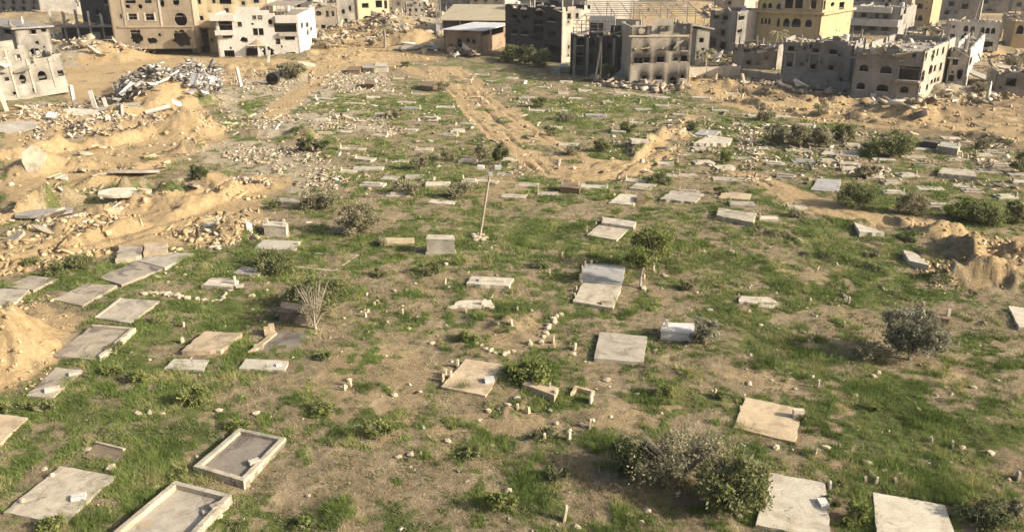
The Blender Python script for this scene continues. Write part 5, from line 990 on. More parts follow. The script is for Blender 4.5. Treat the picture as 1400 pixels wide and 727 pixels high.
# bright sheet metal on top of the debris heap
for k, (px, py, a, b_, rz, tx, ty) in enumerate([(205, 118, 2.2, 1.8, 20, 35, 10), (218, 118, 2.6, 2.0, -20, 42, 0), (232, 121, 2.4, 2.2, 10, 20, 15), (248, 120, 3.4, 1.8, -5, 30, -10), (262, 121, 3.0, 2.0, 15, 25, 20), (276, 124, 2.8, 2.0, -15, 30, 10), (288, 128, 2.4, 1.8, 25, 35, -15), (268, 135, 2.2, 2.4, -30, 55, 0), (176, 138, 1.2, 3.2, -30, 40, 20), (240, 130, 1.8, 1.4, 40, 30, 30), (224, 128, 1.6, 1.4, 0, 30, 0), (292, 120, 3, 1, 30, 12, 20), (256, 128, 1.4, 1.2, 10, 50, 0), (72, 165, 1.9, 1.4, 5, 30, 0), (282, 140, 1.6, .8, 50, 30, 20)] + [(g_.uniform(185, 298), g_.uniform(112, 134), g_.uniform(.8, 1.8), g_.uniform(.6, 1.4), g_.uniform(-60, 60), g_.uniform(-20, 50), g_.uniform(-30, 30)) for _ in range(26)]):
    e = empty('metal_sheet', (0, 0, 0), 'bright white crumpled roofing sheet in the grey debris', 'metal sheet', group='white roofing sheets on the debris heap')
    p = GT(px, py); e.location = (p.x, p.y, p.z+(R.uniform(1.2, 2.1) if px > 100 else .7)); e.rotation_euler = (math.radians(tx), math.radians(ty), math.radians(rz))
    m = MB(); N = 9; a *= .75; b_ *= .75
    for i in range(N):
        u0, u1 = -a/2+a*i/N, -a/2+a*(i+1)/N; z0_, z1_ = .05*(i % 2)+.04*math.sin(i*.6+k), .05*((i+1) % 2)+.04*math.sin((i+1)*.6+k)
        m.quad((u0, -b_/2, z0_), (u1, -b_/2, z1_), (u1, b_/2, z1_), (u0, b_/2, z0_))
    o = m.build('sheet', MAT['sheetwhite'], e); sm = o.modifiers.new('thick', 'SOLIDIFY'); sm.thickness = .03
for k, (px, py, h) in enumerate([(102, 148, 3.2), (132, 150, 2.6), (148, 152, 1.8), (166, 153, 1.4), (10, 152, 3.0), (330, 118, 3.0), (366, 88, 2.6)]):
    p = GT(px, py); m = MB(); m.box(-.22, -.22, 0, .22, .22, h+.4, .04); o = m.build('broken_column', MAT['surround' if k != 3 else 'slab_blue']); o.location = (p.x, p.y, p.z-.3); o.rotation_euler = (R.uniform(-.12, .12), R.uniform(-.25, .25), R.uniform(0, 1)); tag(o, 'pale snapped concrete column sticking up from the rubble', 'column', 'snapped concrete columns'); o['kind'] = 'thing'
p = GT(218, 156); m = MB(); m.tube([(-1.6, -.6, .3), (1.4, .6, 1.0)], .32, 10); o = m.build('concrete_pipe', MAT['surround']); o.location = p; tag(o, 'fat pale concrete pipe lying across the debris heap', 'pipe')
p = GT(374, 116); m = MB(); m.tube([(0, -.7, .9), (0, -.6, 1.0), (0, .7, 1.0)], [.8, 1.0, 1.0], 14); o = m.build('water_tank', MAT['black']); o.location = p; tag(o, 'black round water tank lying in the debris', 'tank')

# countable field stones and little grave markers
rs = np.random.default_rng(5)
STONES = [(610, 362), (550, 418), (547, 428), (503, 426), (516, 412), (593, 411), (568, 388), (640, 373), (540, 398), (727, 425), (422, 678), (205, 492), (260, 498), (1170, 543), (1110, 515), (1157, 440), (1098, 418), (1156, 406), (1130, 405), (1200, 510), (1087, 532), (1300, 632), (1316, 613), (1275, 601), (1230, 650), (1225, 658), (1210, 644), (1193, 650), (1297, 670), (1186, 633), (1130, 612), (1060, 612), (1010, 705), (876, 715), (885, 700), (790, 722), (695, 672), (810, 575), (796, 582), (778, 590), (760, 580), (752, 562), (706, 545), (695, 556), (682, 560), (668, 562), (655, 575), (640, 600), (735, 545), (672, 610), (612, 604), (575, 620), (562, 622), (545, 625), (540, 541), (531, 530), (478, 520), (470, 530), (370, 570), (350, 565), (300, 562), (150, 640), (60, 642), (120, 615), (305, 598), (270, 625), (225, 675), (215, 667), (300, 706), (205, 565), (190, 566), (222, 566), (285, 548), (220, 515), (145, 398), (210, 405), (226, 374), (253, 376), (230, 386), (300, 411), (345, 405), (365, 398), (396, 398), (385, 405), (415, 430), (345, 424), (362, 440), (380, 432), (470, 436), (870, 318), (962, 345), (960, 335), (1000, 345), (985, 316), (953, 400), (910, 378), (895, 372), (838, 382), (880, 395), (905, 395), (970, 425), (1040, 445), (1065, 450), (1100, 455), (1110, 462), (1055, 520), (1020, 505), (1025, 525), (975, 535), (930, 510), (895, 480), (862, 520), (870, 540), (905, 565), (830, 520), (1355, 620), (1345, 505), (1330, 530), (1255, 560), (1380, 655), (1180, 475), (1195, 515), (1330, 700), (750, 440), (755, 436), (745, 452), (742, 460), (738, 468), (780, 470), (800, 495), (785, 485), (725, 470), (590, 470), (560, 450), (530, 440), (610, 445)]
tmpl = []
for k in range(6):
    bm = bmesh.new(); bmesh.ops.create_icosphere(bm, subdivisions=1, radius=.5); r2 = random.Random(k)
    for v in bm.verts: v.co *= r2.uniform(.72, 1.15); v.co.z *= .75
    me = bpy.data.meshes.new('field_stone'); bm.to_mesh(me); bm.free(); me.materials.append(MAT['stone']); tmpl.append(me)
for k, (px, py) in enumerate(STONES):
    p = GT(px, py); s = R.uniform(.16, .42)*(1 if py > 420 else 1.15); o = bpy.data.objects.new('field_stone', tmpl[k % 6]); C.objects.link(o)
    o.location = (p.x, p.y, p.z+.12*s); o.scale = (s*R.uniform(.9, 1.5), s, s*R.uniform(.7, 1.1)); o.rotation_euler = (R.uniform(-.3, .3), R.uniform(-.3, .3), R.uniform(0, 6.3))
    tag(o, 'pale field stone lying in the grass among graves', 'stone', 'pale field stones among the graves')
MARK = [(770, 712, .75, .25), (1117, 530, .5, .3), (976, 542, .45, .2), (608, 388, .45, .2), (500, 433, .35, .2), (512, 419, .35, .2), (551, 430, .4, .2), (756, 468, .45, .25), (785, 478, .45, .3), (757, 478, .4, .2), (1160, 416, .55, .25), (1155, 447, .4, .2), (1262, 421, .45, .2), (1303, 614, .45, .3), (1273, 606, .4, .2), (390, 428, .5, .15), (251, 447, .35, .15), (480, 528, .45, .2), (471, 534, .4, .15), (768, 352, .45, .15), (752, 375, .4, .15), (808, 362, .4, .3), (880, 382, .4, .2), (638, 428, .3, .15), (630, 421, .25, .12), (660, 421, .25, .12), (708, 426, .35, .15), (806, 585, .5, .3), (778, 602, .5, .3), (745, 602, .4, .25), (708, 560, .35, .2), (723, 565, .35, .2), (1113, 622, .45, .2), (1390, 655, .4, .3), (1196, 661, .35, .25), (1183, 659, .3, .2), (1225, 662, .35, .2), (1013, 688, .4, .2), (1108, 413, .3, .2), (668, 246, .5, .3), (1105, 252, .5, .3), (700, 445, .4, .3), (725, 470, .3, .4), (840, 270, .4, .3)]
for k, (px, py, h, wd) in enumerate(MARK):
    p = GT(px, py); rr = random.Random(k); m = upright(MB(), 0, 0, -.12, wd, h+.12, .12, rr.uniform(.9, 1.9), rr.choice(['rough', 'round', 'rough']), rr, rr.uniform(-.15, .15)); o = m.build('grave_marker', MAT['stone']); o.location = p
    tag(o, 'little upright marker stone of an unmarked earth grave', 'headstone', 'little upright marker stones')
def stone_row(label, pts, n, s):
    P = [GT(*p) for p in pts]; e = empty('stone_row', P[0], label, 'stones'); rr = random.Random(n)
    for k in range(n):
        t = k/(n-1)*(len(P)-1); i = min(int(t), len(P)-2); q = P[i].lerp(P[i+1], t-i); o = bpy.data.objects.new('stone', tmpl[k % 6]); C.objects.link(o); o.parent = e
        ss = s*rr.uniform(.7, 1.4); o.location = (q.x-P[0].x+rr.uniform(-.1, .1), q.y-P[0].y+rr.uniform(-.1, .1), hz(q.x, q.y)-P[0].z+ss*.15); o.scale = (ss*1.3, ss, ss); o.rotation_euler = (0, 0, rr.uniform(0, 6))
stone_row('line of pale stones marking a grave edge above the sandy slabs', [(196, 402), (222, 402), (256, 408)], 16, .4)
stone_row('bent line of small stones leading to the white pillar grave', [(268, 409), (298, 412), (318, 396)], 12, .28)
stone_row('row of upright pale stones beside bare tan earth', [(740, 468), (748, 452), (757, 438), (765, 430)], 9, .42)
stone_row('ring of dark stones behind the tan headstone grave', [(652, 470), (668, 480), (690, 485), (700, 480)], 9, .34)
stone_row('heap of white stones at the foot of the leaning lamp post', [(648, 322), (652, 330), (656, 326), (660, 330), (664, 325), (655, 321), (650, 326)], 22, .36)

# ------------------------------------------------------------------ vegetation
def leaf_cloud(centers, radii, n, size, g, aspect=2.2, squash=.8, up=.3):
    k = g.choice(len(centers), n, p=radii**2/np.sum(radii**2)); d = g.normal(0, 1, (n, 3)); d /= np.linalg.norm(d, axis=1)[:, None]
    r_ = np.abs(g.normal(.6, .42, n)); pos = centers[k] + d*(radii[k]*r_)[:, None]*np.array([1, 1, squash])
    a = g.normal(0, 1, (n, 3)); a[:, 2] += up; a /= np.linalg.norm(a, axis=1)[:, None]; b = np.cross(a, g.normal(0, 1, (n, 3))); b /= np.linalg.norm(b, axis=1)[:, None]+1e-6
    s = size*g.uniform(.6, 1.4, n); a = a*(s*aspect/2)[:, None]; b = b*(s/2)[:, None]
    v = np.stack([pos-a, pos+b, pos+a, pos-b], 1).reshape(-1, 3); f = np.arange(4*n).reshape(-1, 4)
    cl = g.uniform(.15, .75, len(centers))[k]; var = np.clip(cl + g.normal(0, .16, n), 0, 1)
    return v, f, np.repeat(var, 4)
def plant(label, px, py, wpx, hpx, mat='leaf_green', name='bush', cat='bush', stems=5, leaf=.11, dens=1.0, trunk=0., bark='bark', seed=None, bare=0, offx=0, group=None, sub=1.):
    """wpx/hpx: size of the crown in the photograph; px,py: foot of the stem"""
    p = GT(px, py); zc = (p-Vector((0, 0, CAM_H))).dot(FWD); m2 = zc/FPX; W_ = wpx*m2; dep = math.radians(max(6, math.degrees(math.atan2(CAM_H, p.y)))); H_ = max(.35, (hpx*m2 - W_*.22*math.sin(dep))/math.cos(dep))
    g = np.random.default_rng(int(px*13+py)); rr = random.Random(int(px+py*3)); e = empty(name, (p.x, p.y, p.z-.05), label, cat, group=group)
    W_ *= .94; H_ *= .95
    ncl = max(9, int(16*min(3.2, W_*H_/2.6))); cz = trunk + (H_-trunk)/2
    cs = []
    while len(cs) < ncl:
        q = g.uniform(-1, 1, 3)
        if np.sum(q*q) < 1 and (q[2] > -.75): cs.append((q[0]*W_*.49*sub+offx*m2, q[1]*W_*.38*sub, cz+q[2]*(H_-trunk)*.44))
    cs = np.array(cs); rad = g.uniform(.09, .27, ncl)*min(W_, 2.2*H_)*(.62 if ncl > 18 else .8)
    leaf = leaf*.72; n = int(min(9000, dens*W_*H_*470*(.11/leaf)**1.5)+140); bare = bare+int(4+W_*3); stems += 3
    v, f, var = leaf_cloud(cs, rad, n, leaf, g); v[:, 2] = np.maximum(v[:, 2], .02)
    obj('crown', mesh_np('crown', v, f, {'var': var}), e, MAT[mat])
    m = MB(); base = [(rr.uniform(-.08, .08), rr.uniform(-.08, .08), 0) for _ in range(max(1, stems))]
    fork = (rr.uniform(-.1, .1), rr.uniform(-.1, .1), max(trunk*.6, .1)); r0 = max(.03, .03*H_)
    if trunk > .3: m.tube([(0, 0, -.1), (fork[0]*.5, fork[1]*.5, fork[2]*.5), fork], [r0*1.3, r0, r0*.9], 7)
    for k in range(stems if trunk <= .3 else stems+2):
        c_ = cs[k % ncl]; b0 = fork if trunk > .3 else base[k % len(base)]
        mid = ((b0[0]+c_[0])/2+rr.uniform(-.1, .1), (b0[1]+c_[1])/2+rr.uniform(-.1, .1), (b0[2]+c_[2])/2+.1*H_); m.tube([b0, mid, tuple(c_)], [r0*.6, r0*.42, r0*.15], 5)
    for k in range(bare):
        a = rr.uniform(0, 6.28); q = (math.cos(a)*W_*.4, math.sin(a)*W_*.35, H_*rr.uniform(.75, 1.05)); m.tube([(0, 0, trunk*.5), (q[0]*.5, q[1]*.5, q[2]*.62), q], [r0*.45, r0*.3, r0*.08], 4)
    m.build('trunk' if trunk > .3 else 'stem', MAT[bark], e)
    return e
T = 'tree'
plant('wide grey green thicket casting a dark shadow near big pale slab', 925, 658, 140, 88, 'leaf_grey', leaf=.09, stems=10, bare=26, dens=.5)
plant('rounded green bush at the right end of the grey thicket', 1000, 694, 108, 88, 'leaf_green', leaf=.11, stems=6, dens=1.1)
plant('dense dark low bush shading the left of the grey thicket', 862, 650, 75, 62, 'leaf_dark', leaf=.12, stems=6)  # dark leaves added as a bush where the thicket's shadow falls
plant('silvery olive tree with full crown in open grass', 1243, 492, 92, 88, 'leaf_olive', 'olive_tree', T, trunk=.35, stems=5, leaf=.11, dens=1.5)
plant('low grey twiggy bush left of the olive tree', 1188, 490, 52, 34, 'leaf_grey', leaf=.09, bare=8, dens=.6)
plant('round dark grey bush beside the whitish box tomb', 963, 470, 38, 46, 'leaf_olive', leaf=.11, dens=1.2)
plant('young tree with pale thin trunk and loose leaves', 875, 393, 48, 60, 'leaf_bright', 'young_tree', T, trunk=1.5, stems=4, leaf=.12, bark='bark_pale', dens=.7)
plant('leafy young tree standing behind the pale trunk tree', 893, 370, 60, 70, 'leaf_bright', 'young_tree', T, trunk=1.0, stems=5, leaf=.12, bark='bark_pale', dens=.8)
plant('dark green crown of a half bare tree above the muddy basin', 436, 418, 86, 50, 'leaf_green', leaf=.12, stems=5, dens=.8)
plant('pale leafless tree with forked white limbs by the muddy basin', 432, 449, 60, 70, 'leaf_grey', 'bare_tree', T, trunk=.5, stems=6, leaf=.06, bark='bark_pale', dens=.10, bare=10)
plant('big grey green bush behind the thin white kerb grave', 490, 320, 58, 54, 'leaf_grey', leaf=.11, bare=6)
plant('grey green bush near the white stony debris', 433, 286, 56, 36, 'leaf_grey', leaf=.11, bare=4)
plant('low dense green bush before the wide white slab', 372, 370, 76, 34, 'leaf_green', leaf=.11)
plant('upright dark green tree beside the bulldozed tracks', 683, 226, 28, 36, 'leaf_dark', 'small_tree', T, trunk=.4, leaf=.14)
plant('small dark bush on the rubble bank', 275, 247, 30, 26, 'leaf_dark', leaf=.13)
plant('pair-forming dark bush on the sandy edge, larger one', 420, 208, 30, 26, 'leaf_dark', leaf=.14)
plant('pair-forming dark bush on the sandy edge, smaller one', 441, 208, 20, 20, 'leaf_dark', leaf=.14)
plant('leafy dark green bush beside the tan headstone grave', 722, 522, 62, 36, 'leaf_bright', leaf=.13, dens=1.2)
plant('round bush touching the blue grey slab', 1168, 284, 62, 40, 'leaf_green', leaf=.12, bare=5)
plant('grey round bush left of the right hand mound', 1243, 293, 46, 38, 'leaf_grey', leaf=.12, bare=4)
plant('wide bush by the muddy road in front of the arched grey block', 1218, 215, 66, 42, 'leaf_green', leaf=.16)
plant('bush left of the wide roadside bush', 1188, 215, 30, 22, 'leaf_green', leaf=.16)
for px, py, wpx, hpx, mt in [(1060, 198, 34, 34, 'leaf_grey'), (1090, 200, 36, 34, 'leaf_grey'), (1120, 202, 36, 34, 'leaf_grey'), (1152, 196, 32, 32, 'leaf_green')]: plant('one of the hedge-like grey green bushes along the eroded tan bank', px, py, wpx, hpx, mt, leaf=.16, group='hedge of bushes by the tan bank')
for px, py, wpx, hpx, mt in [(1310, 300, 44, 30, 'leaf_bright'), (1350, 306, 50, 34, 'leaf_green'), (1390, 304, 40, 36, 'leaf_green'), (1325, 290, 40, 24, 'leaf_bright')]: plant('leafy bush in the thicket right of the sand mounds', px, py, wpx, hpx, mt, leaf=.13, group='thicket right of the sand mounds')
plant('dark bush at the right end of the slab rows', 1396, 236, 34, 34, 'leaf_green', leaf=.15)
plant('small grey bush above the blue grey slab', 1183, 243, 32, 20, 'leaf_grey', leaf=.14)
for px, py, wpx, hpx, mt in [(700, 84, 28, 24, 'leaf_green'), (718, 88, 32, 28, 'leaf_dark'), (738, 92, 32, 28, 'leaf_green')]: plant('dense bush growing at the foot of the blackened building', px, py, wpx, hpx, mt, leaf=.22, dens=.8, group='bushes at the blackened building')
plant('slender shrub beside the power poles', 828, 110, 24, 26, 'leaf_green', 'small_tree', T, leaf=.2, trunk=.4)
plant('grey dusty shrub in debris near the white house', 405, 106, 34, 22, 'leaf_grey', leaf=.2, bare=5)
plant('second dusty shrub in debris nearer the white house', 388, 100, 20, 18, 'leaf_grey', leaf=.2, bare=5)
for px, py, wpx, hpx, mt in [(785, 212, 30, 20, 'leaf_grey'), (822, 208, 30, 26, 'leaf_green'), (992, 222, 22, 22, 'leaf_bright'), (630, 270, 42, 24, 'leaf_grey'), (555, 266, 44, 22, 'leaf_grey'), (574, 232, 24, 28, 'leaf_grey'), (612, 220, 24, 22, 'leaf_grey'), (660, 218, 24, 26, 'leaf_grey'), (540, 160, 26, 16, 'leaf_grey'), (736, 146, 26, 16, 'leaf_green'), (860, 180, 26, 16, 'leaf_green'), (945, 178, 24, 16, 'leaf_green'), (605, 125, 24, 16, 'leaf_grey'), (556, 92, 16, 12, 'leaf_green'), (870, 112, 20, 12, 'leaf_grey'), (775, 165, 34, 14, 'leaf_grey'), (688, 85, 22, 12, 'leaf_green'), (1045, 165, 26, 22, 'leaf_grey'), (1120, 158, 20, 18, 'leaf_grey'), (1345, 205, 28, 18, 'leaf_grey'), (1300, 118, 24, 16, 'leaf_grey'), (1340, 128, 26, 16, 'leaf_grey'), (1385, 92, 20, 16, 'leaf_grey'), (1090, 296, 24, 12, 'leaf_grey'), (985, 265, 20, 12, 'leaf_green'), (900, 250, 40, 16, 'leaf_green'), (1240, 330, 26, 10, 'leaf_green'), (1192, 352, 20, 14, 'leaf_grey'), (1275, 200, 20, 14, 'leaf_green'), (375, 285, 22, 12, 'leaf_green'), (520, 335, 22, 14, 'leaf_grey'), (752, 185, 20, 14, 'leaf_green')]:
    plant('small scrubby bush scattered in the far cemetery field', px, py, wpx, hpx, mt, leaf=.13, dens=.9, group='scrubby bushes of the far cemetery field')
for px, py, wpx, hpx, mt in [(685, 695, 44, 32, 'leaf_bright'), (265, 552, 40, 30, 'leaf_bright'), (438, 566, 34, 22, 'leaf_bright'), (515, 600, 44, 34, 'leaf_bright'), (325, 585, 34, 20, 'leaf_bright'), (640, 466, 30, 18, 'leaf_bright'), (160, 510, 34, 20, 'leaf_bright'), (185, 522, 30, 20, 'leaf_bright'), (105, 366, 44, 22, 'leaf_green'), (75, 375, 40, 20, 'leaf_green'), (40, 362, 30, 16, 'leaf_green'), (745, 600, 40, 22, 'leaf_green'), (760, 655, 40, 22, 'leaf_dark'), (585, 375, 34, 20, 'leaf_green'), (515, 378, 26, 14, 'leaf_green'), (1170, 715, 44, 34, 'leaf_bright'), (1150, 668, 20, 14, 'leaf_green'), (1190, 560, 30, 16, 'leaf_bright'), (985, 545, 20, 10, 'leaf_green'), (935, 395, 26, 14, 'leaf_dark'), (445, 490, 26, 12, 'leaf_green'), (160, 480, 40, 18, 'leaf_green'), (215, 440, 20, 12, 'leaf_green'), (420, 722, 40, 18, 'leaf_bright'), (75, 725, 44, 22, 'leaf_bright'), (640, 620, 36, 14, 'leaf_green'), (905, 540, 30, 16, 'leaf_bright'), (1100, 575, 26, 14, 'leaf_green'), (740, 365, 26, 14, 'leaf_green'), (1135, 690, 24, 18, 'leaf_green'), (1345, 712, 70, 40, 'leaf_dark'), (1385, 700, 50, 22, 'leaf_grey'), (245, 655, 34, 16, 'leaf_bright'), (20, 560, 50, 18, 'leaf_bright'), (60, 563, 40, 18, 'leaf_green')]:
    plant('leafy green weed clump among the near graves', px, py, wpx, hpx, mt, 'weed_clump', 'weed', leaf=.10, dens=1.0, stems=3, group='leafy weed clumps among the near graves')

def palm(label, px, py, toppx, L):
    p = GT(px, py); H_ = (py-toppx)/FPX*(p-Vector((0, 0, CAM_H))).dot(FWD); e = empty('date_palm', (p.x, p.y, p.z-.2), label, 'palm'); rr = random.Random(px)
    m = MB(); m.tube([(0, 0, 0), (.1, 0, H_*.5), (.05, .1, H_)], [.35, .26, .24], 8); m.build('trunk', MAT['bark'], e)
    for k in range(20):
        a = 2*math.pi*k/20+rr.uniform(-.2, .2); el = rr.uniform(-.1, 1.2); m = MB(); prev = None; N = 9
        for i in range(N):
            t = i/(N-1); r_ = L*t*math.cos(el*.8); z = H_+L*(math.sin(el)*t-(.75*t*t)); c = Vector((math.cos(a)*r_, math.sin(a)*r_, z))
            if prev is not None:
                d = (c-prev).normalized(); s_ = d.cross(Vector((0, 0, 1))).normalized(); w_ = .55*(1-t*.75)
                for sg in (-1, 1): m.poly([prev, c, prev+s_*sg*w_+d*.35-Vector((0, 0, .18))])
            prev = c
        me = m.mesh('frond'); at_ = me.attributes.new('var', 'FLOAT', 'POINT'); at_.data.foreach_set('value', np.full(len(me.vertices), rr.uniform(.3, 1), np.float32)); obj('frond', me, e, MAT['leaf_grey'])
palm('dusty date palm next to the soot stained block', 963, 98, 72, 2.9); palm('date palm rising behind the low broken house', 1060, 86, 46, 3.0); palm('date palm before the cream corner house', 526, 58, 30, 3.0); palm('small palm against the ochre arched house', 1394, 92, 74, 2.2); palm('palm behind the narrow pale house', 1262, 60, 42, 3.0)

# ------------------------------------------------------------------ poles and mast
def pole(label, foot, head, r, mat='pole', name='power_pole', lamp=False, twin=False):
    p = GT(*foot); zc = (p-Vector((0, 0, CAM_H))).dot(FWD); H_ = (foot[1]-head[1])/FPX*zc/math.cos(PITCH*.8); dx = (head[0]-foot[0])/FPX*zc
    e = empty(name, (p.x, p.y, p.z-.3), label, 'pole'); m = MB(); m.tube([(0, 0, 0), (dx*.5, 0, H_*.5+.15), (dx, 0, H_+.3)], [r, r*.9, r*.75], 8); m.build('shaft', MAT[mat], e)
    if twin: m = MB(); m.tube([(.9, 0, 0), (dx*.6+.5, 0, H_*.5), (dx+.05, 0, H_*.97)], r*.7, 7); m.build('brace', MAT[mat], e)
    if lamp:
        for sx, l_ in ((-1, .75), (1, .55)):
            a = MB(); a.tube([(dx, 0, H_+.2), (dx+sx*l_*.6, -.1, H_+.12), (dx+sx*l_, -.15, H_+.32)], .04, 6); ar = a.build('arm', MAT['steel'], e)
            b_ = MB(); b_.box(dx+sx*l_-.24, -.34, H_+.18, dx+sx*l_+.24, .06, H_+.42, .03); b_.build('lamp_head', MAT['tank'], e)
        b_ = MB(); b_.box(dx-.18, -.3, H_-.35, dx+.1, -.08, H_-.05, .02); b_.build('junction_box', MAT['tank'], e)
    return e
pole('leaning lamp post with two white lamp heads among the graves', (655, 325), (672, 230), .10, lamp=True, name='lamp_post')
pole('pale twin braced pole before the soot blackened building', (813, 112), (820, 62), .15, 'bark_pale', twin=True)
pole('thin pale mast beside the soot stained block', (853, 92), (861, 20), .10, 'slab_white')
pole('thin leaning pole rising among the far ruins', (912, 60), (918, 0), .1)
pole('crooked pole between the arched building and banded block', (1328, 40), (1334, 0), .12)
p = GT(601, 74); e = empty('lattice_mast', (p.x, p.y, p.z-.3), 'slim steel lattice mast standing left of the warehouse', 'mast'); Hm = 17; wm = .55
for sx, sy in ((-1, -1), (1, -1), (1, 1), (-1, 1)): m = MB(); m.tube([(sx*wm, sy*wm, 0), (sx*wm*.6, sy*wm*.6, Hm)], .06, 5); m.build('leg', MAT['steel'], e)
for k in range(16):
    z0_, z1_ = Hm*k/16, Hm*(k+1)/16; w0, w1 = wm*(1-.4*k/16), wm*(1-.4*(k+1)/16)
    for (a, b_) in (((-1, -1), (1, -1)), ((1, -1), (1, 1)), ((1, 1), (-1, 1)), ((-1, 1), (-1, -1))):
        s_ = 1 if k % 2 else -1; q, r_ = (a, b_) if s_ > 0 else (b_, a); m = MB(); m.tube([(q[0]*w0, q[1]*w0, z0_), (r_[0]*w1, r_[1]*w1, z1_)], .035, 4); m.build('brace', MAT['steel'], e)
MB().box(-.5, -.75, 5, .3, -.45, 6.4).build('equipment_box', MAT['tank'], e)

# ------------------------------------------------------------------ grass
def blades(name, label, n_try, dfn, hmin, hmax, wd, nb, mat, seed, dmin=24, dmax=150, spread=.16, cat='grass', edge=False):
    g = np.random.default_rng(seed); d = np.exp(g.uniform(math.log(dmin), math.log(dmax), n_try)); a = np.radians(g.uniform(-37, 37, n_try)); x, y = np.sin(a)*d, np.cos(a)*d
    keep = g.random(n_try) < dfn(x, y); x, y, d = x[keep], y[keep], d[keep]
    if edge:
        ex, ey = [], []
        for q in QUADS:
            P_ = [G(*c_) for c_ in q]; ctr = sum(P_, Vector())/4
            for k in range(4):
                a_, b_ = P_[k], P_[(k+1) % 4]; m_ = int((b_-a_).length*9); t = g.random(m_); o_ = 1+g.uniform(.02, .14, m_)
                ex.append(ctr.x+(a_.x+(b_.x-a_.x)*t-ctr.x)*o_); ey.append(ctr.y+(a_.y+(b_.y-a_.y)*t-ctr.y)*o_)
        ex, ey = np.concatenate(ex), np.concatenate(ey); k = (g.random(len(ex)) < sstep(.4, .55, fbm(ex/.7, ey/.7, 95, 2))) & (masks(ex, ey)[0] < .5)
        x = np.concatenate([x, ex[k]]); y = np.concatenate([y, ey[k]]); d = np.hypot(x, y)
    n = len(x); z = hgrid(x, y)
    big = np.clip(d/45, .8, 2.2)                          # far tufts stand for several
    pt = fbm(x/1.3, y/1.3, 77, 3); tv = np.clip((pt-.5)*2.2+.45+g.normal(0, .14, n), 0, 1)
    hh = (hmin+(hmax-hmin)*np.clip((fbm(x/2.2, y/2.2, 81, 3)-.3)*2.2, 0, 1))*g.uniform(.7, 1.3, n)
    x = np.repeat(x, nb); y = np.repeat(y, nb); z = np.repeat(z, nb); hh = np.repeat(hh, nb); tv = np.repeat(tv, nb); big = np.repeat(big, nb); N = n*nb
    ang = g.uniform(0, 2*np.pi, N); r_ = spread*big*np.sqrt(g.random(N)); bx, by = x+np.cos(ang)*r_, y+np.sin(ang)*r_
    ln = g.uniform(.2, 1.0, N)*hh; la = g.uniform(0, 2*np.pi, N); w2 = wd*big*g.uniform(.6, 1.4, N)/2; pa = g.uniform(0, np.pi, N); h_ = hh*g.uniform(.6, 1.1, N)
    v = np.stack([np.stack([bx-np.cos(pa)*w2, by-np.sin(pa)*w2, z-.03], 1), np.stack([bx+np.cos(pa)*w2, by+np.sin(pa)*w2, z-.03], 1), np.stack([bx+np.cos(la)*ln, by+np.sin(la)*ln, z+h_], 1)], 1).reshape(-1, 3)
    me = mesh_np(name, v, np.arange(3*N).reshape(-1, 3), {'var': np.repeat(np.clip(tv+g.normal(0, .07, N), 0, 1), 3)})
    return tag(obj(name, me, None, MAT[mat]), label, cat, kind='stuff')
def dryness(m): return (1-m[0])*(1-.7*m[1])
def off_graves(x, y):
    px, py = plan(x, y); bad = np.zeros(len(x), bool)
    for q in QUADS: bad |= in_poly(px, py, q)
    return ~bad
blades('grass', 'patchy green grass growing between the graves', 210000, lambda x, y: masks(x, y)[1]**1.2*off_graves(x, y), .06, .30, .03, 9, 'grass', 91, edge=True)
blades('tall_grass', 'taller bright tufts standing out of the cemetery grass', 26000, lambda x, y: masks(x, y)[1]*sstep(.50, .62, fbm(x/1.6, y/1.6, 101, 3))*off_graves(x, y), .2, .5, .03, 14, 'grass', 93, dmax=120, spread=.2)
blades('dry_grass', 'tan dry grass and straw over bare soil', 90000, lambda x, y: dryness(masks(x, y))*sstep(.38, .6, fbm(x/2, y/2, 88, 3))*.8*off_graves(x, y), .05, .16, .022, 7, 'dry', 92, dmax=110)

def weeds(n_try, seed):
    g = np.random.default_rng(seed); d = np.exp(g.uniform(math.log(24), math.log(140), n_try)); a = np.radians(g.uniform(-37, 37, n_try)); x, y = np.sin(a)*d, np.cos(a)*d
    k = g.random(n_try) < (.25+.75*masks(x, y)[1])*(1-masks(x, y)[0])*sstep(.47, .60, fbm(x/.9, y/.9, 111, 3))*off_graves(x, y); x, y, d = x[k], y[k], d[k]; n = len(x); nb = 9
    big = np.repeat(np.clip(d/45, .8, 2.0), nb); z = np.repeat(hgrid(x, y), nb); tv = np.repeat(g.uniform(.05, .9, n), nb); N = n*nb
    an = g.uniform(0, 6.283, N); r_ = .17*big*np.sqrt(g.random(N)); pos = np.stack([np.repeat(x, nb)+np.cos(an)*r_, np.repeat(y, nb)+np.sin(an)*r_, z+g.uniform(.01, .2, N)*(1-r_/(.2*big))], 1)
    u = np.stack([np.cos(an), np.sin(an), g.uniform(-.2, .9, N)], 1)*(.085*big*g.uniform(.5, 1.4, N))[:, None]; w_ = np.stack([-np.sin(an), np.cos(an), 0*an], 1)*(.035*big)[:, None]
    v = np.stack([pos-u*.4, pos+w_, pos+u, pos-w_], 1).reshape(-1, 3)
    tag(obj('weeds', mesh_np('weeds', v, np.arange(4*N).reshape(-1, 4), {'var': np.repeat(np.clip(tv+g.normal(0, .1, N), 0, 1), 4)}), None, MAT['leaf_green']), 'low broad leaved weeds spread between the graves', 'weeds', kind='stuff')
weeds(60000, 94)

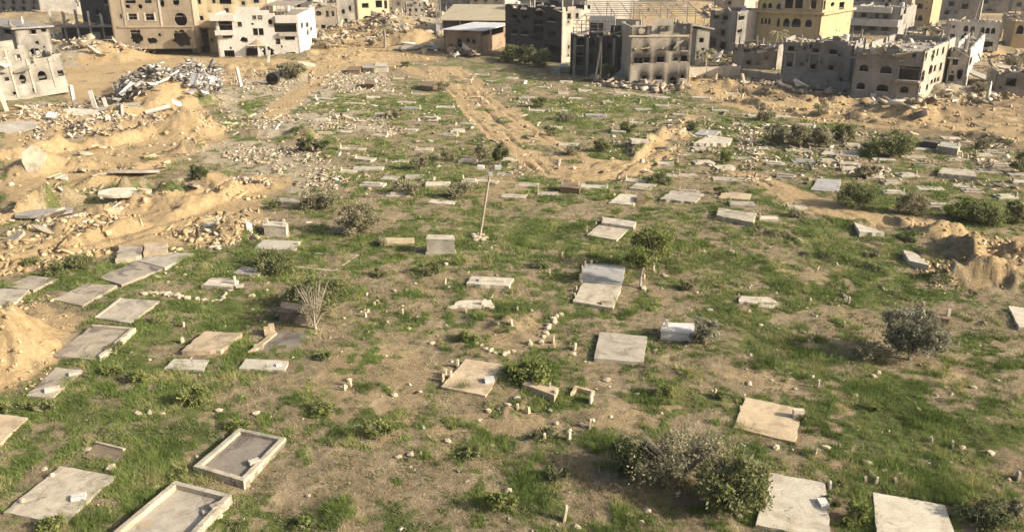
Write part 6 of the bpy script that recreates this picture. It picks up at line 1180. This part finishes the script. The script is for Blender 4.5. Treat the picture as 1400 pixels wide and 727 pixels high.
# ------------------------------------------------------------------ labels that single out look-alikes by their landmarks
LAND = [((327, 620), 'the walled plot with dark stained floor'), ((240, 700), 'the walled plot with pale dusty floor'), ((80, 676), 'the wide slab with white plate'), ((130, 466), 'the grey slab kerbed on two sides'), ((-5, 480), 'the near sand mound'), ((300, 466), 'the thick cracked sandy slab'), ((432, 449), 'the pale leafless tree'), ((410, 435), 'the scorched tomb block'), ((322, 388), 'the white pillar grave'), ((380, 322), 'the white box tomb with two posts'), ((603, 345), 'the cracked cream box tomb'), ((655, 325), 'the leaning lamp post'), ((670, 384), 'the stepped white slab'), ((850, 474), 'the broad sharp-edged grey slab'), ((925, 460), 'the whitish painted box tomb'), ((822, 390), 'the joined pair of slabs'), ((832, 312), 'the two stepped slabs'), ((780, 262), 'the dark box tomb with pale posts'), ((648, 515), 'the tan slab with white headstones'), ((740, 528), 'the long tan block grave'), ((1048, 574), 'the sandy slab with damp patch'), ((1085, 690), 'the big slab with inscribed plate'), ((1250, 710), 'the big slab with flaking stain'), ((1035, 410), 'the broken white slab in two pieces'), ((1243, 492), 'the silvery olive tree'), ((1285, 320), 'the right hand sand mound'), ((875, 393), 'the pale trunked young tree'), ((1130, 252), 'the blue grey slab'), ((1308, 236), 'the long slab with eroded underside'), ((975, 190), 'the stacked white slabs'), ((1270, 200), 'the dark concrete box tomb'), ((1218, 215), 'the wide roadside bush'), ((522, 97), 'the bright white far tomb'), ((585, 121), 'the dark tomb by the tracks'), ((506, 120), 'the brown tomb in white rubble'), ((813, 112), 'the twin braced pole'), ((683, 226), 'the upright dark green tree'), ((490, 320), 'the big grey bush behind the kerb grave'), ((900, 116), 'the soot stained block'), ((720, 80), 'the blackened three storey building'), ((1205, 137), 'the arched grey block'), ((360, 78), 'the white shell-damaged house'), ((601, 74), 'the lattice mast'), ((1015, 290), 'the thick slab with hollow sides'), ((765, 97), 'the grey tomb near the poles'), ((1400, 236), 'the dark bush ending the slab rows'), ((930, 268), 'the wide slab with twisted bars'), ((850, 272), 'the bright white slab with brown block'), ((460, 360), 'the thin white kerb outline'), ((150, 372), 'the blue stained slab'), ((45, 225), 'the big concrete piece standing in sand'), ((40, 135), 'the slumped house'), ((225, 140), 'the grey debris heap'), ((1390, 130), 'the low house with barred window'), ((560, 60), 'the heap of shattered concrete'), ((1000, 105), 'the cream boundary wall'), ((860, 650), 'the added shade bush by the thicket'), ((1085, 620), 'the green bush ending the thicket')]
LAND += [((1137, 60), 'the blank yellow end wall'), ((1200, 46), 'the banded apartment block'), ((650, 40), 'the warehouse'), ((510, 38), 'the cream corner house'), ((215, 77), 'the tan apartment block'), ((120, 60), 'the gutted concrete frame'), ((1328, 68), 'the white house with arched windows'), ((985, 70), 'the grey house with sunlit flank'), ((15, 88), 'the house with overhanging roof slab')]
LW = [(G(*p).x, G(*p).y, n) for p, n in LAND]
ORD = ['nearest', 'second nearest', 'third nearest', 'fourth nearest', 'fifth nearest', 'sixth nearest', 'seventh nearest', 'eighth nearest', 'ninth nearest', 'tenth nearest', 'eleventh nearest', 'twelfth nearest']
def single_out(group, noun):
    its = [o for o in C.objects if o.parent is None and o.get('group') == group]; cand = []
    for x, y, n in LW:
        for k, o in enumerate(sorted(its, key=lambda o: math.hypot(o.location.x-x, o.location.y-y))[:12]): cand.append((k, math.hypot(o.location.x-x, o.location.y-y), o.name, n))
    got = {}
    for k, d, nm, n in sorted(cand):
        if nm not in got: got[nm] = (k, n)
    for o in its:
        if o.name in got: o['label'] = '%s, %s to %s' % (noun, ORD[got[o.name][0]], got[o.name][1])
single_out('small ruined houses in the streets behind', 'small ruined house')
single_out('leafy weed clumps among the near graves', 'leafy green weed clump')
single_out('scrubby bushes of the far cemetery field', 'small scrubby bush')
single_out('tan slabs in the far cemetery field', 'low tan grave slab')
single_out('whitish slabs in the far cemetery field', 'low whitish grave slab')
single_out('blue grey slabs in the far cemetery field', 'low blue grey grave slab')
single_out('large fallen floor slabs', 'large fallen floor slab')
single_out('snapped concrete columns', 'pale snapped concrete column')
single_out('loose jagged concrete pieces', 'jagged loose concrete piece')
single_out('hedge of bushes by the tan bank', 'hedge-like grey green bush')
single_out('thicket right of the sand mounds', 'leafy thicket bush')
single_out('bushes at the blackened building', 'dense dark roadside bush')
single_out('little upright marker stones', 'little upright marker stone')

# ------------------------------------------------------------------ haze
hm = bpy.data.materials.new('haze'); hm.use_nodes = True; hn = hm.node_tree.nodes; hn.remove(hn['Principled BSDF'])
pv = hn.new('ShaderNodeVolumePrincipled'); pv.inputs['Color'].default_value = (.95, .95, .95, 1); pv.inputs['Density'].default_value = .00013; pv.inputs['Anisotropy'].default_value = .1
hm.node_tree.links.new(pv.outputs[0], hn['Material Output'].inputs['Volume'])
tag(MB().box(-700, -60, -6, 700, 900, 48).build('haze', hm), 'thin pale dusty air lying over the whole place', 'haze', kind='stuff')
